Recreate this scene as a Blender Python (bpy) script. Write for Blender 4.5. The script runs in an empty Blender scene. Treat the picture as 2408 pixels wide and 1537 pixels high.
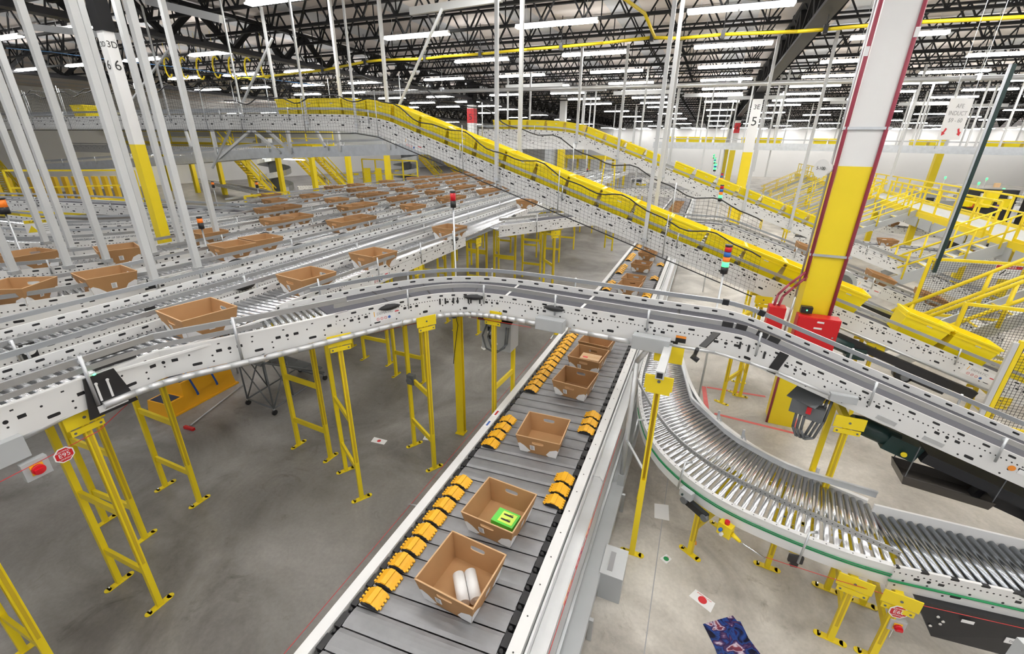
import bpy, bmesh, math, random
from mathutils import Vector, Matrix, Euler
random.seed(7)
PI = math.pi
scene = bpy.context.scene
COL = scene.collection
# ---------------------------------------------------------------- camera
F_PX, CX, CY, H = 1042.36, 1204.0, 768.5, 5.0
def _rot(rx, ry, rz):
    c, s = math.cos, math.sin
    A = Matrix(((1,0,0),(0,c(rx),-s(rx)),(0,s(rx),c(rx))))
    B = Matrix(((c(ry),0,s(ry)),(0,1,0),(-s(ry),0,c(ry))))
    D = Matrix(((c(rz),-s(rz),0),(s(rz),c(rz),0),(0,0,1)))
    return D @ A @ B
Q = _rot(.390004, .392540, .0147067) @ Matrix(((1,0,0),(0,0,-1),(0,1,0)))
QT = Q.transposed()
def ray(u, v): return QT @ Vector(((u-CX)/F_PX, (v-CY)/F_PX, 1.0))
def at(u, v, z):
    d = ray(u, v); return Vector((0,0,H)) + d*((z-H)/d.z)
def aty(u, v, y):
    d = ray(u, v); return Vector((0,0,H)) + d*(y/d.y)
def atx(u, v, x):
    d = ray(u, v); return Vector((0,0,H)) + d*(x/d.x)
cam = bpy.data.cameras.new('camera'); camo = bpy.data.objects.new('camera', cam); COL.objects.link(camo)
cam.sensor_width = 36; cam.lens = F_PX/2408*36; cam.clip_end = 400; cam.clip_start = .05
r, u_, b_ = QT @ Vector((1,0,0)), -(QT @ Vector((0,1,0))), -(QT @ Vector((0,0,1)))
camo.matrix_world = Matrix(((r.x,u_.x,b_.x,0),(r.y,u_.y,b_.y,0),(r.z,u_.z,b_.z,H),(0,0,0,1)))
scene.camera = camo
scene.view_settings.view_transform = 'Standard'; scene.view_settings.look = 'None'
scene.view_settings.exposure = .45; scene.view_settings.gamma = 1; scene.view_settings.use_curve_mapping = False
# ---------------------------------------------------------------- materials
def nt(m): m.use_nodes = True; return m.node_tree.nodes, m.node_tree.links
def mat(name, col, rough=.5, metal=0, noise=0, nscale=8, emit=0, coat=0, bump=0, ior=None, alpha=1, trans=0):
    m = bpy.data.materials.new(name); N, L = nt(m); b = N['Principled BSDF']
    c = (*col, 1) if len(col) == 3 else col
    b.inputs['Base Color'].default_value = c; b.inputs['Roughness'].default_value = rough
    b.inputs['Metallic'].default_value = metal; b.inputs['Coat Weight'].default_value = coat
    if trans: b.inputs['Transmission Weight'].default_value = trans
    if emit: b.inputs['Emission Color'].default_value = c; b.inputs['Emission Strength'].default_value = emit
    if noise or bump:
        tc = N.new('ShaderNodeTexCoord'); n = N.new('ShaderNodeTexNoise'); n.inputs['Scale'].default_value = nscale
        n.inputs['Detail'].default_value = 5; L.new(tc.outputs['Object'], n.inputs['Vector'])
        if noise:
            mx = N.new('ShaderNodeMix'); mx.data_type = 'RGBA'
            mx.inputs[6].default_value = tuple(max(0, x*(1-noise)) for x in c[:3])+(1,)
            mx.inputs[7].default_value = tuple(min(1, x*(1+noise)) for x in c[:3])+(1,)
            L.new(n.outputs['Fac'], mx.inputs[0]); L.new(mx.outputs[2], b.inputs['Base Color'])
        if bump:
            bp = N.new('ShaderNodeBump'); bp.inputs['Strength'].default_value = bump; bp.inputs['Distance'].default_value = .01
            L.new(n.outputs['Fac'], bp.inputs['Height']); L.new(bp.outputs[0], b.inputs['Normal'])
    return m
def mth(N, L, op, a, b=None, c=None):
    n = N.new('ShaderNodeMath'); n.operation = op
    for i, x in enumerate((a, b, c)):
        if x is None: continue
        if isinstance(x, (int, float)): n.inputs[i].default_value = x
        else: L.new(x, n.inputs[i])
    return n.outputs[0]
def holes(name, base, rows, rough=.45, metal=0, dark=(.012,.012,.014), noise=.05):
    """painted sheet metal whose punched holes are laid out in metres along the profile (UV)"""
    m = mat(name, base, rough, metal, noise, 3); N, L = nt(m); b = N['Principled BSDF']
    uv = N.new('ShaderNodeUVMap'); sp = N.new('ShaderNodeSeparateXYZ'); L.new(uv.outputs[0], sp.inputs[0])
    tot = None
    for (per, off, v0, hx, hy, rnd) in rows:
        um = mth(N, L, 'PINGPONG', mth(N, L, 'ADD', sp.outputs[0], 50*per-off), per/2)
        dx = mth(N, L, 'DIVIDE', um, hx); dy = mth(N, L, 'DIVIDE', mth(N, L, 'ABSOLUTE', mth(N, L, 'SUBTRACT', sp.outputs[1], v0)), hy)
        p = 2.0 if rnd == 1 else (5.0 if rnd == 2 else 16.0)
        s = mth(N, L, 'ADD', mth(N, L, 'POWER', dx, p), mth(N, L, 'POWER', dy, p))
        k = mth(N, L, 'LESS_THAN', s, 1.0)
        tot = k if tot is None else mth(N, L, 'MAXIMUM', tot, k)
    mx = N.new('ShaderNodeMix'); mx.data_type = 'RGBA'; L.new(tot, mx.inputs[0])
    src = b.inputs['Base Color'].links[0].from_socket
    L.new(src, mx.inputs[6]); mx.inputs[7].default_value = (*dark, 1); L.new(mx.outputs[2], b.inputs['Base Color'])
    return m
M = {}
ROWS = [(.24,.0,.048,.036,.013,2), (.05,0,-.012,.009,.008,1), (.8,.20,-.05,.025,.016,0), (.8,.30,-.05,.018,.018,1),
        (.8,.40,-.05,.025,.016,0), (.8,.55,-.16,.045,.018,2), (.8,.10,-.10,.012,.012,1), (.8,.64,-.09,.012,.012,1), (.4,.05,-.18,.011,.011,1),(.8,.30,-.10,.010,.010,1)]
M['frame'] = holes('white_punched_frame_steel', (.74,.74,.73), ROWS)
M['frame_s'] = holes('white_punched_roller_frame_steel', (.74,.74,.73), [(.33,.1,.03,.012,.007,0),(.6,.12,-.05,.028,.017,0),(.6,.22,-.05,.018,.018,1),(.6,.32,-.05,.028,.017,0),(.6,.5,-.15,.045,.016,2),(.6,.05,-.09,.01,.01,1),(.6,.05,-.16,.01,.01,1),(.6,.22,-.10,.009,.009,1),(.6,.45,-.03,.01,.01,1)])
M['frame_p'] = mat('plain_white_frame_steel', (.76,.76,.75), .4, 0, .04, 2)
M['railhole'] = holes('galvanised_punched_rail', (.46,.47,.48), [(.05,0,0,.007,.006,1)], .38, .75, (.05,.05,.05), .12)
M['galv'] = mat('galvanised_steel', (.60,.62,.64), .36, .8, .18, 6)
M['galvlight'] = mat('light_galvanised_guide_rail', (.54,.56,.58), .38, .8, .10, 3)
M['alum'] = mat('dull_aluminium', (.68,.69,.70), .42, .7, .08, 4)
M['chrome'] = mat('bright_zinc_roller', (.80,.82,.85), .24, 1, .06, 5)
M['chromedark'] = mat('worn_zinc_roller', (.42,.45,.49), .26, 1, .22, 9)
M['belt'] = mat('charcoal_conveyor_belt', (.085,.085,.10), .8, 0, .10, 60)
M['pan'] = mat('grey_conveyor_pan', (.34,.35,.36), .6, .2, .1, 3)
M['yel'] = mat('safety_yellow_paint', (.86,.66,.015), .42, 0, .05, 3)
M['yeltote'] = mat('yellow_tote_plastic', (.98,.78,.008), .38, 0, .04, 3, coat=.2)
M['shoe'] = mat('amber_shoe_plastic', (.88,.46,.02), .45, 0, .12, 30)
M['tote'] = mat('tan_fibreboard', (.40,.215,.088), .75, 0, .14, 5)
M['toterim'] = mat('pale_cut_fibreboard_edge', (.60,.38,.20), .7)
M['totein'] = mat('tan_fibreboard_inside', (.43,.24,.105), .75, 0, .12, 4)
M['white'] = mat('white_paint', (.80,.80,.79), .5, 0, .03, 2)
M['whitepl'] = mat('white_sticker_vinyl', (.82,.82,.82), .5)
M['rod'] = mat('off_white_square_tube', (.58,.59,.59), .45, 0, .04, 2)
M['black'] = mat('black_plastic', (.018,.018,.02), .4)
M['blacksteel'] = mat('black_roof_steel', (.006,.006,.007), .8, 0, .2, 3)
M['darkgirder'] = mat('charcoal_girder_paint', (.035,.035,.042), .5, 0, .2, 2)
M['motor'] = mat('dark_green_motor_enamel', (.012,.035,.032), .35)
M['grey'] = mat('grey_enclosure_paint', (.45,.47,.48), .45, 0, .05, 3)
M['greydark'] = mat('dark_grey_steel', (.16,.17,.18), .5, .3, .15, 4)
M['red'] = mat('red_cabinet_enamel', (.60,.012,.018), .4)
M['maroon'] = mat('dull_red_conduit_paint', (.36,.05,.085), .4)
M['orange'] = mat('orange_lens', (.95,.22,.02), .4, emit=.15)
M['redlens'] = mat('red_lens', (.65,.01,.02), .3)
M['bluelens'] = mat('blue_lens', (.02,.14,.5), .3)
M['greenlit'] = mat('lit_green_lens', (.05,1,.16), .3, emit=2.5)
M['greenled'] = mat('lit_green_indicator', (.1,1,.3), .3, emit=3)
M['redled'] = mat('lit_red_indicator', (1,.1,.05), .3, emit=3)
M['blue'] = mat('blue_strap_plastic', (.02,.08,.36), .4)
M['stool'] = mat('orange_yellow_moulded_plastic', (.86,.42,.012), .45, 0, .05, 4)
M['navy'] = mat('navy_grip_tape', (.04,.05,.09), .9)
M['tape'] = mat('faded_red_floor_tape', (.62,.13,.12), .7, 0, .2, 8)
M['redwire'] = mat('red_pull_cord', (.55,.03,.03), .5)
M['greencable'] = mat('green_cable', (.01,.28,.09), .5)
M['ink'] = mat('black_ink', (.03,.03,.03), .6)
M['redink'] = mat('red_ink', (.62,.03,.04), .6)
M['greenink'] = mat('green_ink', (.02,.26,.08), .6)
M['blueink'] = mat('blue_ink', (.04,.12,.42), .6)
M['orangeink'] = mat('orange_ink', (.85,.28,.03), .6)
M['greyink'] = mat('grey_ink', (.35,.35,.36), .6)
M['lamp'] = mat('fluorescent_diffuser', (1,.99,.97), .5, emit=31)
M['cyancable'] = mat('blue_cable', (.12,.3,.6), .5)
M['tread'] = mat('white_stair_tread', (.68,.69,.69), .5, 0, .1, 4)
M['cardboard'] = mat('kraft_cardboard', (.62,.42,.24), .7, 0, .05, 3)
M['wallwhite'] = mat('white_wall_panel', (.86,.86,.85), .7, 0, .03, .3)
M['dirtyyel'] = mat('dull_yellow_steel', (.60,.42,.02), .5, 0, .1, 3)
M['purple'] = mat('purple_banner_cloth', (.14,.06,.24), .7)
# floor: polished warehouse concrete with stains, scuffs and a joint
def floor_mat():
    m = mat('polished_concrete', (.3,.29,.27), .5); N, L = nt(m); b = N['Principled BSDF']
    tc = N.new('ShaderNodeTexCoord')
    def noise(sc, det, rough=.6, dist=0):
        n = N.new('ShaderNodeTexNoise'); n.inputs['Scale'].default_value = sc; n.inputs['Detail'].default_value = det
        n.inputs['Roughness'].default_value = rough; n.inputs['Distortion'].default_value = dist
        L.new(tc.outputs['Object'], n.inputs['Vector']); return n.outputs['Fac']
    def ramp(src, p0, c0, p1, c1):
        rm = N.new('ShaderNodeValToRGB'); rm.color_ramp.elements[0].position = p0; rm.color_ramp.elements[0].color = (*c0,1)
        rm.color_ramp.elements[1].position = p1; rm.color_ramp.elements[1].color = (*c1,1); L.new(src, rm.inputs[0]); return rm.outputs[0]
    a = ramp(noise(.55, 8, .62, .8), .36, (.185,.172,.155), .66, (.38,.362,.335))
    g = ramp(noise(22, 3), .3, (.9,.9,.9), .75, (1.05,1.05,1.05))
    st = ramp(noise(1.6, 9, .75, 1.5), .28, (.62,.60,.57), .42, (1,1,1))
    def mul(x, y):
        mx = N.new('ShaderNodeMix'); mx.data_type = 'RGBA'; mx.blend_type = 'MULTIPLY'; mx.inputs[0].default_value = 1
        L.new(x, mx.inputs[6]); L.new(y, mx.inputs[7]); return mx.outputs[2]
    c = mul(mul(a, g), st)
    # shade left of the sorter and brightness at right painted into the colour
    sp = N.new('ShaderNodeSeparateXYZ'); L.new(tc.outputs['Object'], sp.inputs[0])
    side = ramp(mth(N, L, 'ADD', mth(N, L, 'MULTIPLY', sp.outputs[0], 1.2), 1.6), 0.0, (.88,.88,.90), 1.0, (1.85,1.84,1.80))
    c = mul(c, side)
    L.new(c, b.inputs['Base Color'])
    L.new(mth(N, L, 'ADD', mth(N, L, 'MULTIPLY', noise(1.1, 6), .35), .22), b.inputs['Roughness'])
    return m
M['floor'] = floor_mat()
def deck_mat():
    m = mat('roof_deck_panels', (.55,.50,.46), .6); N, L = nt(m); b = N['Principled BSDF']
    tc = N.new('ShaderNodeTexCoord'); sp = N.new('ShaderNodeSeparateXYZ'); L.new(tc.outputs['Object'], sp.inputs[0])
    w = mth(N, L, 'PINGPONG', mth(N, L, 'ADD', mth(N, L, 'ADD', sp.outputs[0], mth(N, L, 'MULTIPLY', sp.outputs[1], .0)), 300), 1.9)
    k = mth(N, L, 'LESS_THAN', w, .55)
    cor = mth(N, L, 'PINGPONG', mth(N, L, 'ADD', sp.outputs[0], 300), .10)
    mx = N.new('ShaderNodeMix'); mx.data_type = 'RGBA'; L.new(k, mx.inputs[0]); mx.inputs[6].default_value = (.66,.60,.56,1); mx.inputs[7].default_value = (.52,.53,.55,1)
    L.new(mx.outputs[2], b.inputs['Base Color'])
    bp = N.new('ShaderNodeBump'); bp.inputs['Strength'].default_value = .5; bp.inputs['Distance'].default_value = .05
    L.new(mth(N, L, 'MULTIPLY', cor, k), bp.inputs['Height']); L.new(bp.outputs[0], b.inputs['Normal'])
    return m
M['deck'] = deck_mat()
# ---------------------------------------------------------------- mesh collecting
class MB:
    def __init__(s): s.v=[]; s.f=[]; s.uv=[]; s.mi=[]; s.sm=[]
    def face(s, pts, mi=0, uv=None, sm=False):
        i = len(s.v); s.v += [Vector(p) for p in pts]; s.f.append(tuple(range(i, i+len(pts)))); s.uv.append(uv or [(0,-9)]*len(pts)); s.mi.append(mi); s.sm.append(sm); return s
    def hexa(s, p, mi=0):   # 8 corners: bottom 0-3 ccw, top 4-7
        p = [Vector(x) for x in p]; i = len(s.v); s.v += p
        for f in ((3,2,1,0),(4,5,6,7),(0,1,5,4),(1,2,6,5),(2,3,7,6),(3,0,4,7)):
            s.f.append(tuple(i+k for k in f)); s.uv.append([(0,-9)]*4); s.mi.append(mi); s.sm.append(False)
        return s
    def box(s, c, d, rz=0, mi=0, tilt=None):
        R = Matrix.Rotation(rz, 3, 'Z')
        if tilt is not None: R = R @ tilt
        c = Vector(c); x, y, z = (k/2 for k in d)
        s.hexa([c + R @ Vector(q) for q in ((-x,-y,-z),(x,-y,-z),(x,y,-z),(-x,y,-z),(-x,-y,z),(x,-y,z),(x,y,z),(-x,y,z))], mi); return s
    def bar(s, a, b, w, h, mi=0, upv=(0,0,1)):
        a, b = Vector(a), Vector(b); t = (b-a).normalized(); up = Vector(upv)
        if abs(t.dot(up)) > .99: up = Vector((0,1,0))
        l = up.cross(t).normalized(); n = t.cross(l)
        l *= w/2; n *= h/2
        s.hexa([a-l-n, b-l-n, b+l-n, a+l-n, a-l+n, b-l+n, b+l+n, a+l+n], mi); return s
    def tube(s, a, b, r, n=8, mi=0, r2=None, cap=True):
        a, b = Vector(a), Vector(b); t = (b-a).normalized(); up = Vector((0,0,1)) if abs(t.z) < .95 else Vector((0,1,0))
        l = up.cross(t).normalized(); m = t.cross(l); r2 = r if r2 is None else r2; i = len(s.v)
        for k in range(n):
            d = l*math.cos(2*PI*k/n) + m*math.sin(2*PI*k/n); s.v += [a+d*r, b+d*r2]
        for k in range(n):
            j = (k+1) % n; s.f.append((i+2*k, i+2*j, i+2*j+1, i+2*k+1)); s.uv.append([(0,-9)]*4); s.mi.append(mi); s.sm.append(n > 5)
        if cap:
            s.f.append(tuple(i+2*k for k in range(n))[::-1]); s.uv.append([(0,-9)]*n); s.mi.append(mi); s.sm.append(False)
            s.f.append(tuple(i+2*k+1 for k in range(n))); s.uv.append([(0,-9)]*n); s.mi.append(mi); s.sm.append(False)
        return s
    def path(s, pts, r, n=8, mi=0):
        pts = [Vector(p) for p in pts]
        for a, b in zip(pts, pts[1:]):
            if (b-a).length > 1e-5: s.tube(a, b, r, n, mi)
        return s
    def sweep(s, path, prof, mi=0, cap=True):
        P = [Vector(p) for p in path]; n = len(P); k = len(prof); i0 = len(s.v); arc = 0; us = []
        for i, p in enumerate(P):
            t = (P[min(i+1,n-1)] - P[max(i-1,0)]); t.z = 0; t.normalize(); l = Vector((-t.y, t.x, 0))
            if 0 < i < n-1:
                a = (P[i]-P[i-1]); a.z = 0; a.normalize(); cosn = max(.3, a.dot(t)); l = l/cosn
            if i: arc += (P[i]-P[i-1]).length
            us.append(arc)
            for (q, h) in prof: s.v.append(p + l*q + Vector((0,0,h)))
        for i in range(n-1):
            for j in range(k):
                j2 = (j+1) % k
                s.f.append((i0+i*k+j, i0+(i+1)*k+j, i0+(i+1)*k+j2, i0+i*k+j2))
                h1, h2 = prof[j][1], prof[j2][1]
                s.uv.append([(us[i],h1),(us[i+1],h1),(us[i+1],h2),(us[i],h2)]); s.mi.append(mi); s.sm.append(False)
        if cap:
            s.f.append(tuple(i0+j for j in range(k))); s.uv.append([(0,-9)]*k); s.mi.append(mi); s.sm.append(False)
            s.f.append(tuple(i0+(n-1)*k+j for j in range(k))[::-1]); s.uv.append([(0,-9)]*k); s.mi.append(mi); s.sm.append(False)
        return s
    def mesh(s, name, mats, base=(0,0,0)):
        me = bpy.data.meshes.new(name); b = Vector(base)
        me.from_pydata([v-b for v in s.v], [], s.f)
        for m in (mats if isinstance(mats, (list,tuple)) else [mats]): me.materials.append(M[m] if isinstance(m, str) else m)
        uvl = me.uv_layers.new(name='UVMap'); k = 0
        for fi, f in enumerate(s.f):
            p = me.polygons[fi]; p.material_index = s.mi[fi]; p.use_smooth = s.sm[fi]
            for c in s.uv[fi]: uvl.data[k].uv = c; k += 1
        me.validate(); bm = bmesh.new(); bm.from_mesh(me); bmesh.ops.recalc_face_normals(bm, faces=bm.faces); bm.to_mesh(me); bm.free()
        return me
    def build(s, name, mats, parent=None, kind=None, label=None):
        base = wpos(parent) if parent else Vector((0,0,0))
        if not parent and s.v:
            xs = [v.x for v in s.v]; ys = [v.y for v in s.v]; zs = [v.z for v in s.v]
            base = Vector(((min(xs)+max(xs))/2, (min(ys)+max(ys))/2, min(zs)))
        o = bpy.data.objects.new(name, s.mesh(name, mats, base)); COL.objects.link(o)
        if parent: o.parent = parent; POS[o.name] = base
        else: o.location = base; POS[o.name] = base
        if kind: o['kind'] = kind
        if label: o['label'] = label
        return o
POS = {}
def wpos(o): return POS[o.name]
def thing(name, label, cat, loc, group=None, rz=0):
    o = bpy.data.objects.new(name, None); COL.objects.link(o); o.empty_display_size = .1
    o.location = loc; o.rotation_euler = (0,0,rz); POS[o.name] = Vector(loc)
    o['label'] = label; o['category'] = cat
    if group: o['group'] = group
    return o
def tag(o, label, cat, group=None):
    o['label'] = label; o['category'] = cat
    if group: o['group'] = group
    return o
KIDS = {}
def dup(root, loc, rot=(0,0,0), label=None, group=None, cat=None):
    def cp(o, par):
        c = o.copy(); COL.objects.link(c)
        if par: c.parent = par
        for ch in o.children: cp(ch, c)
        return c
    r = cp(root, None); r.location = loc; r.rotation_euler = rot; POS[r.name] = Vector(loc)
    if label: r['label'] = label
    if group: r['group'] = group
    if cat: r['category'] = cat
    return r
def struct(name, mb, mats):
    o = mb.build(name, mats); o['kind'] = 'structure'; return o
FONT = {}
def text(s, size, pos, xdir, ydir, m, parent, name='lettering', align='CENTER', ext=.0008, sx=1):
    cu = bpy.data.curves.new('tx', 'FONT'); cu.body = s; cu.size = size; cu.align_x = align; cu.align_y = 'CENTER'; cu.extrude = ext
    to = bpy.data.objects.new('tx', cu); COL.objects.link(to)
    dg = bpy.context.evaluated_depsgraph_get(); me = bpy.data.meshes.new_from_object(to.evaluated_get(dg))
    bpy.data.objects.remove(to); bpy.data.curves.remove(cu)
    x = Vector(xdir).normalized(); y = Vector(ydir).normalized(); z = x.cross(y).normalized(); y = z.cross(x)
    base = wpos(parent) if parent else Vector((0,0,0)); p = Vector(pos) + z*ext*1.2
    R = Matrix(((x.x*sx,y.x,z.x,p.x-base.x),(x.y*sx,y.y,z.y,p.y-base.y),(x.z*sx,y.z,z.z,p.z-base.z),(0,0,0,1)))
    me.transform(R); me.name = name; me.materials.clear(); me.materials.append(M[m])
    o = bpy.data.objects.new(name, me); COL.objects.link(o)
    if parent: o.parent = parent; POS[o.name] = base
    return o
def smooth(pts, n=2):
    P = [Vector(p) for p in pts]
    for _ in range(n):
        R = [P[0]]
        for a, b in zip(P, P[1:]): R += [a*.75+b*.25, a*.25+b*.75]
        R.append(P[-1]); P = R
    return P
def resample(P, step):
    P = [Vector(p) for p in P]; out = [P[0]]; acc = 0
    for a, b in zip(P, P[1:]):
        L = (b-a).length; t = step-acc
        while t <= L: out.append(a.lerp(b, t/L)); t += step
        acc = (acc+L) % step if L else acc
        acc = L-(t-step)
    return out
def tangents(P):
    n = len(P); T = []
    for i in range(n):
        t = P[min(i+1,n-1)]-P[max(i-1,0)]; t.normalize(); T.append(t)
    return T
ORD = ['nearest','second','third','fourth','fifth','sixth','seventh','eighth','ninth','tenth','eleventh','twelfth','thirteenth','fourteenth','fifteenth','sixteenth','seventeenth','eighteenth','nineteenth','twentieth']
def nth(i): return ORD[i] if i < len(ORD) else 'distant'
def resample(P, step):
    P = [Vector(p) for p in P]; cum = [0]
    for a, b in zip(P, P[1:]): cum.append(cum[-1]+(b-a).length)
    n = max(1, int(cum[-1]/step)); out = []; j = 0
    for i in range(n+1):
        s = i*step
        while j < len(P)-2 and cum[j+1] < s: j += 1
        t = (s-cum[j])/max(1e-9, cum[j+1]-cum[j]); out.append(P[j].lerp(P[j+1], min(1, t)))
    return out
# =============================================================== building shell
ZL = 8.2      # lamp plane
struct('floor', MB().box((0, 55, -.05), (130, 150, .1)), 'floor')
struct('ceiling', MB().box((0, 55, 9.5), (130, 150, .1)), 'deck')
struct('wall_far', MB().box((0, 100, 4.7), (130, .3, 9.5)), 'wallwhite')
struct('wall_left', MB().box((-60, 50, 4.7), (.3, 148, 9.5)), 'wallwhite')
struct('wall_right', MB().box((62, 50, 4.7), (.3, 148, 9.5)), 'wallwhite')
# columns
def column(x, y, w, label, marks=None, red=False, black=True, topz=9.3, yz=4.76, wz=7.75, w2=False):
    t = thing('column', label, 'column', (x, y, 0))
    MB().box((x, y, yz/2), (w, w, yz)).build('yellow_base_paint', 'yel', t)
    sf = MB().box((x, y, (yz+wz)/2), (w, w, wz-yz)).build('shaft', 'white', t)
    MB().box((x, y, (wz+topz)/2), (w*(1.25 if w2 else 1), w*(1.25 if w2 else 1), topz-wz)).build('black_top', 'blacksteel', t)
    if red: MB().box((x, y, 7.0), (w+.02, w+.02, 1.0)).build('red_band', 'red', t)
    if marks:
        for (face, s, z, sz) in marks:
            if face == 'S': text(s, sz, (x, y-w/2-.002-(.012 if red else 0), z), (1,0,0), (0,0,1), 'ink', sf, 'stencilled_mark')
            else: text(s, sz, (x+w/2+.002, y, z), (0,1,0), (0,0,1), 'ink', sf, 'stencilled_mark')
    return t
GX = (-17.5, 2.06, 20.2)
column(-10.75, 6.0, .19, 'square column marked 3D 6, black at the top, white then yellow, among the left posts', [('E','3D',6.62,.15),('E','6',6.28,.24),('S','3D',6.62,.12),('S','6',6.28,.22)], yz=4.90, wz=6.84, w2=True)
bigc = thing('column', 'large square column with red conduits and red cabinets, white above yellow', 'column', (2.06, 9.0, 0))
MB().box((2.08, 9.0, 2.38), (.44,.44,4.76)).build('yellow_base_paint', 'yel', bigc)
MB().box((2.08, 9.0, 7.0), (.44,.44,4.48)).build('shaft', 'white', bigc)
MB().tube((1.86-.045, 8.76, 2.9), (1.86-.045, 8.76, 9.2), .028, 10).build('left_red_conduit', 'maroon', bigc)
MB().tube((2.32, 8.76, 2.2), (2.32, 8.76, 9.2), .028, 10).build('right_red_conduit', 'maroon', bigc)
MB().tube((1.835, 8.8, 0), (1.835, 8.8, 1.9), .02, 8).build('lower_conduit', 'maroon', bigc)
MB().path([(1.72, 8.78, 1.9),(1.75, 8.78, 2.6),(1.77, 8.8, 9.2)], .016, 8).build('grey_conduit', 'galv', bigc)
MB().path([(1.45,8.7,2.42),(1.47,8.7,2.62),(1.60,8.72,2.82),(1.80,8.76,3.05)], .022, 8).path([(1.52,8.7,2.42),(1.55,8.7,2.60),(1.68,8.72,2.78),(1.84,8.76,2.98)], .022, 8).build('bent_red_conduits', 'maroon', bigc)
for z in (5.3, 3.36, 7.4):
    MB().box((2.08, 8.745, z), (.60, .02, .04)).box((2.08, 9.0, z), (.5,.5,.03)).build('strut_band', 'galv', bigc)
for (a, b_) in (((2.42-.1), 6.5), (1.8, 6.3)):
    MB().box((a, 8.72, b_), (.055, .01, .12)).build('conduit_tag', 'whitepl', bigc)
# ---- red cabinets on / beside the column
cb = thing('fire_alarm_cabinet', 'red steel cabinet with louvred slots mounted low on the big column', 'cabinet', (2.14, 8.55, 1.80))
MB().box((2.12, 8.56, 2.05), (.62, .24, .62)).build('body', 'red', cb)
cbd = MB().box((2.12, 8.43, 2.05), (.60, .02, .60)).build('door', 'red', cb)
m = MB()
for i in range(14): m.box((2.0+.022*i, 8.418, 1.79), (.012, .006, .03))
m.build('louvres', 'black', cbd)
MB().box((2.14, 8.417, 2.30), (.1,.004,.03)).build('white_plate', 'whitepl', cb)
MB().box((2.12, 8.417, 2.19), (.12,.004,.03)).build('white_plate', 'whitepl', cb)
MB().tube((2.36, 8.425, 2.06), (2.36, 8.405, 2.06), .014, 10).build('lock', 'chrome', cbd)
cb2 = thing('alarm_box', 'tall narrow red metal box left of the big column', 'cabinet', (1.48, 8.68, 1.75))
MB().box((1.50, 8.68, 2.09), (.26, .22, .66)).build('body', 'red', cb2)
MB().tube((1.42, 8.565, 2.25), (1.42, 8.55, 2.25), .012, 8).build('screw', 'chrome', cb2)
pb = thing('sensor_box', 'small black box with lit green indicator above the red cabinet', 'sensor', (1.90, 8.60, 2.40))
MB().box((1.93, 8.62, 2.44), (.17, .10, .11)).build('housing', 'black', pb)
MB().tube((1.93, 8.565, 2.44), (1.93, 8.56, 2.44), .012, 8).build('indicator', 'greenled', pb)
hn = thing('horn_speaker', 'round white horn speaker on the side of the big column', 'speaker', (1.70, 8.85, 4.60))
MB().tube((1.80, 8.85, 4.72), (1.62, 8.71, 4.72), .04, 16, 0, .14).build('horn', 'white', hn)
text('5-100', .07, (1.614, 8.705, 4.72), (.6,-.8,0), (0,0,1), 'ink', hn, 'number_on_horn')
for (x, y, lb, mk, rd) in ((2.06, 33.6, 'far white and yellow column marked 5 under the dark girder end', [('S','3E',7.3,.36),('S','5',6.5,.7)], False),
        (-17.5, 33.6, 'distant column with a red band near the top marked 5', [('S','5',6.9,.6)], True),
        (20.2, 33.6, 'column marked 4 beyond the right walkway', [('S','4',7.2,.8)], False),
        (2.06, 58.2, 'red banded column behind the column marked 5', [('S','4',7.0,.5)], True),
        (20.2, 58.2, 'farther right column above the work stations', None, False), (2.06, 82.8, 'farthest yellow based column below the girder line', None, False),
        (-17.5, 58.2, 'very distant column on the left girder line', None, False)):
    column(x, y, .55, lb, mk, rd)
# girders
for gi, gx in enumerate((-34.2,)+GX):
    g = thing('roof_girder', ['dark trussed roof girder over the far left','dark trussed roof girder above the column marked 3D 6','big charcoal girder running away above the large column','dark girder above the right hand walkway'][gi], 'girder', (gx, 50, 8.0))
    MB().box((gx, 52, 8.12), (.42, 140, .03)).box((gx, 52, 8.22), (.03, 140, .2)).box((gx-.18,52,8.17),(.02,140,.12)).box((gx+.18,52,8.17),(.02,140,.12)).build('bottom_chord', 'darkgirder', g)
    MB().box((gx, 52, 9.3), (.3, 140, .12)).build('top_chord', 'blacksteel', g)
    m = MB(); y = -10
    while y < 115:
        m.bar((gx, y, 8.2), (gx, y+1.2, 9.3), .19, .16); m.bar((gx, y+1.2, 9.3), (gx, y+2.4, 8.2), .19, .16)
        m.box((gx, y+1.2, 8.75), (.10,.06,1.1)); y += 2.4
    m.build('web', 'blacksteel', g)
# open web joists along X
def joist_proto(L):
    m = MB(); m.box((0,0,1.0), (L,.13,.06)).box((0,.0,0), (L,.12,.07)); n = int(L/1.2); d = L/n
    for i in range(n):
        x = -L/2+i*d; m.bar((x,0,1.0), (x+d/2,0,0), .045, .045); m.bar((x+d/2,0,0), (x+d,0,1.0), .045, .045)
        if i % 2 == 0: m.bar((x+d/2,0,0),(x+d/2,0,1.0),.03,.03)
    return m
jm = joist_proto(18.4).mesh('roof_joist', 'blacksteel')
j0 = None; ys = []; y = 4.0
while y < 118: ys.append(y); y += 2.15 if y < 50 else 3
for cx in (-27.0, -7.7, 11.1, 29.6):
    for y in ys:
        if cx > 25 and y < 20: continue
        o = bpy.data.objects.new('roof_joist', jm); COL.objects.link(o); o.location = (cx, y, 8.36)
        tag(o, 'black open web roof joist crossing under the pale roof deck', 'joist', 'open web roof joists')
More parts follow.
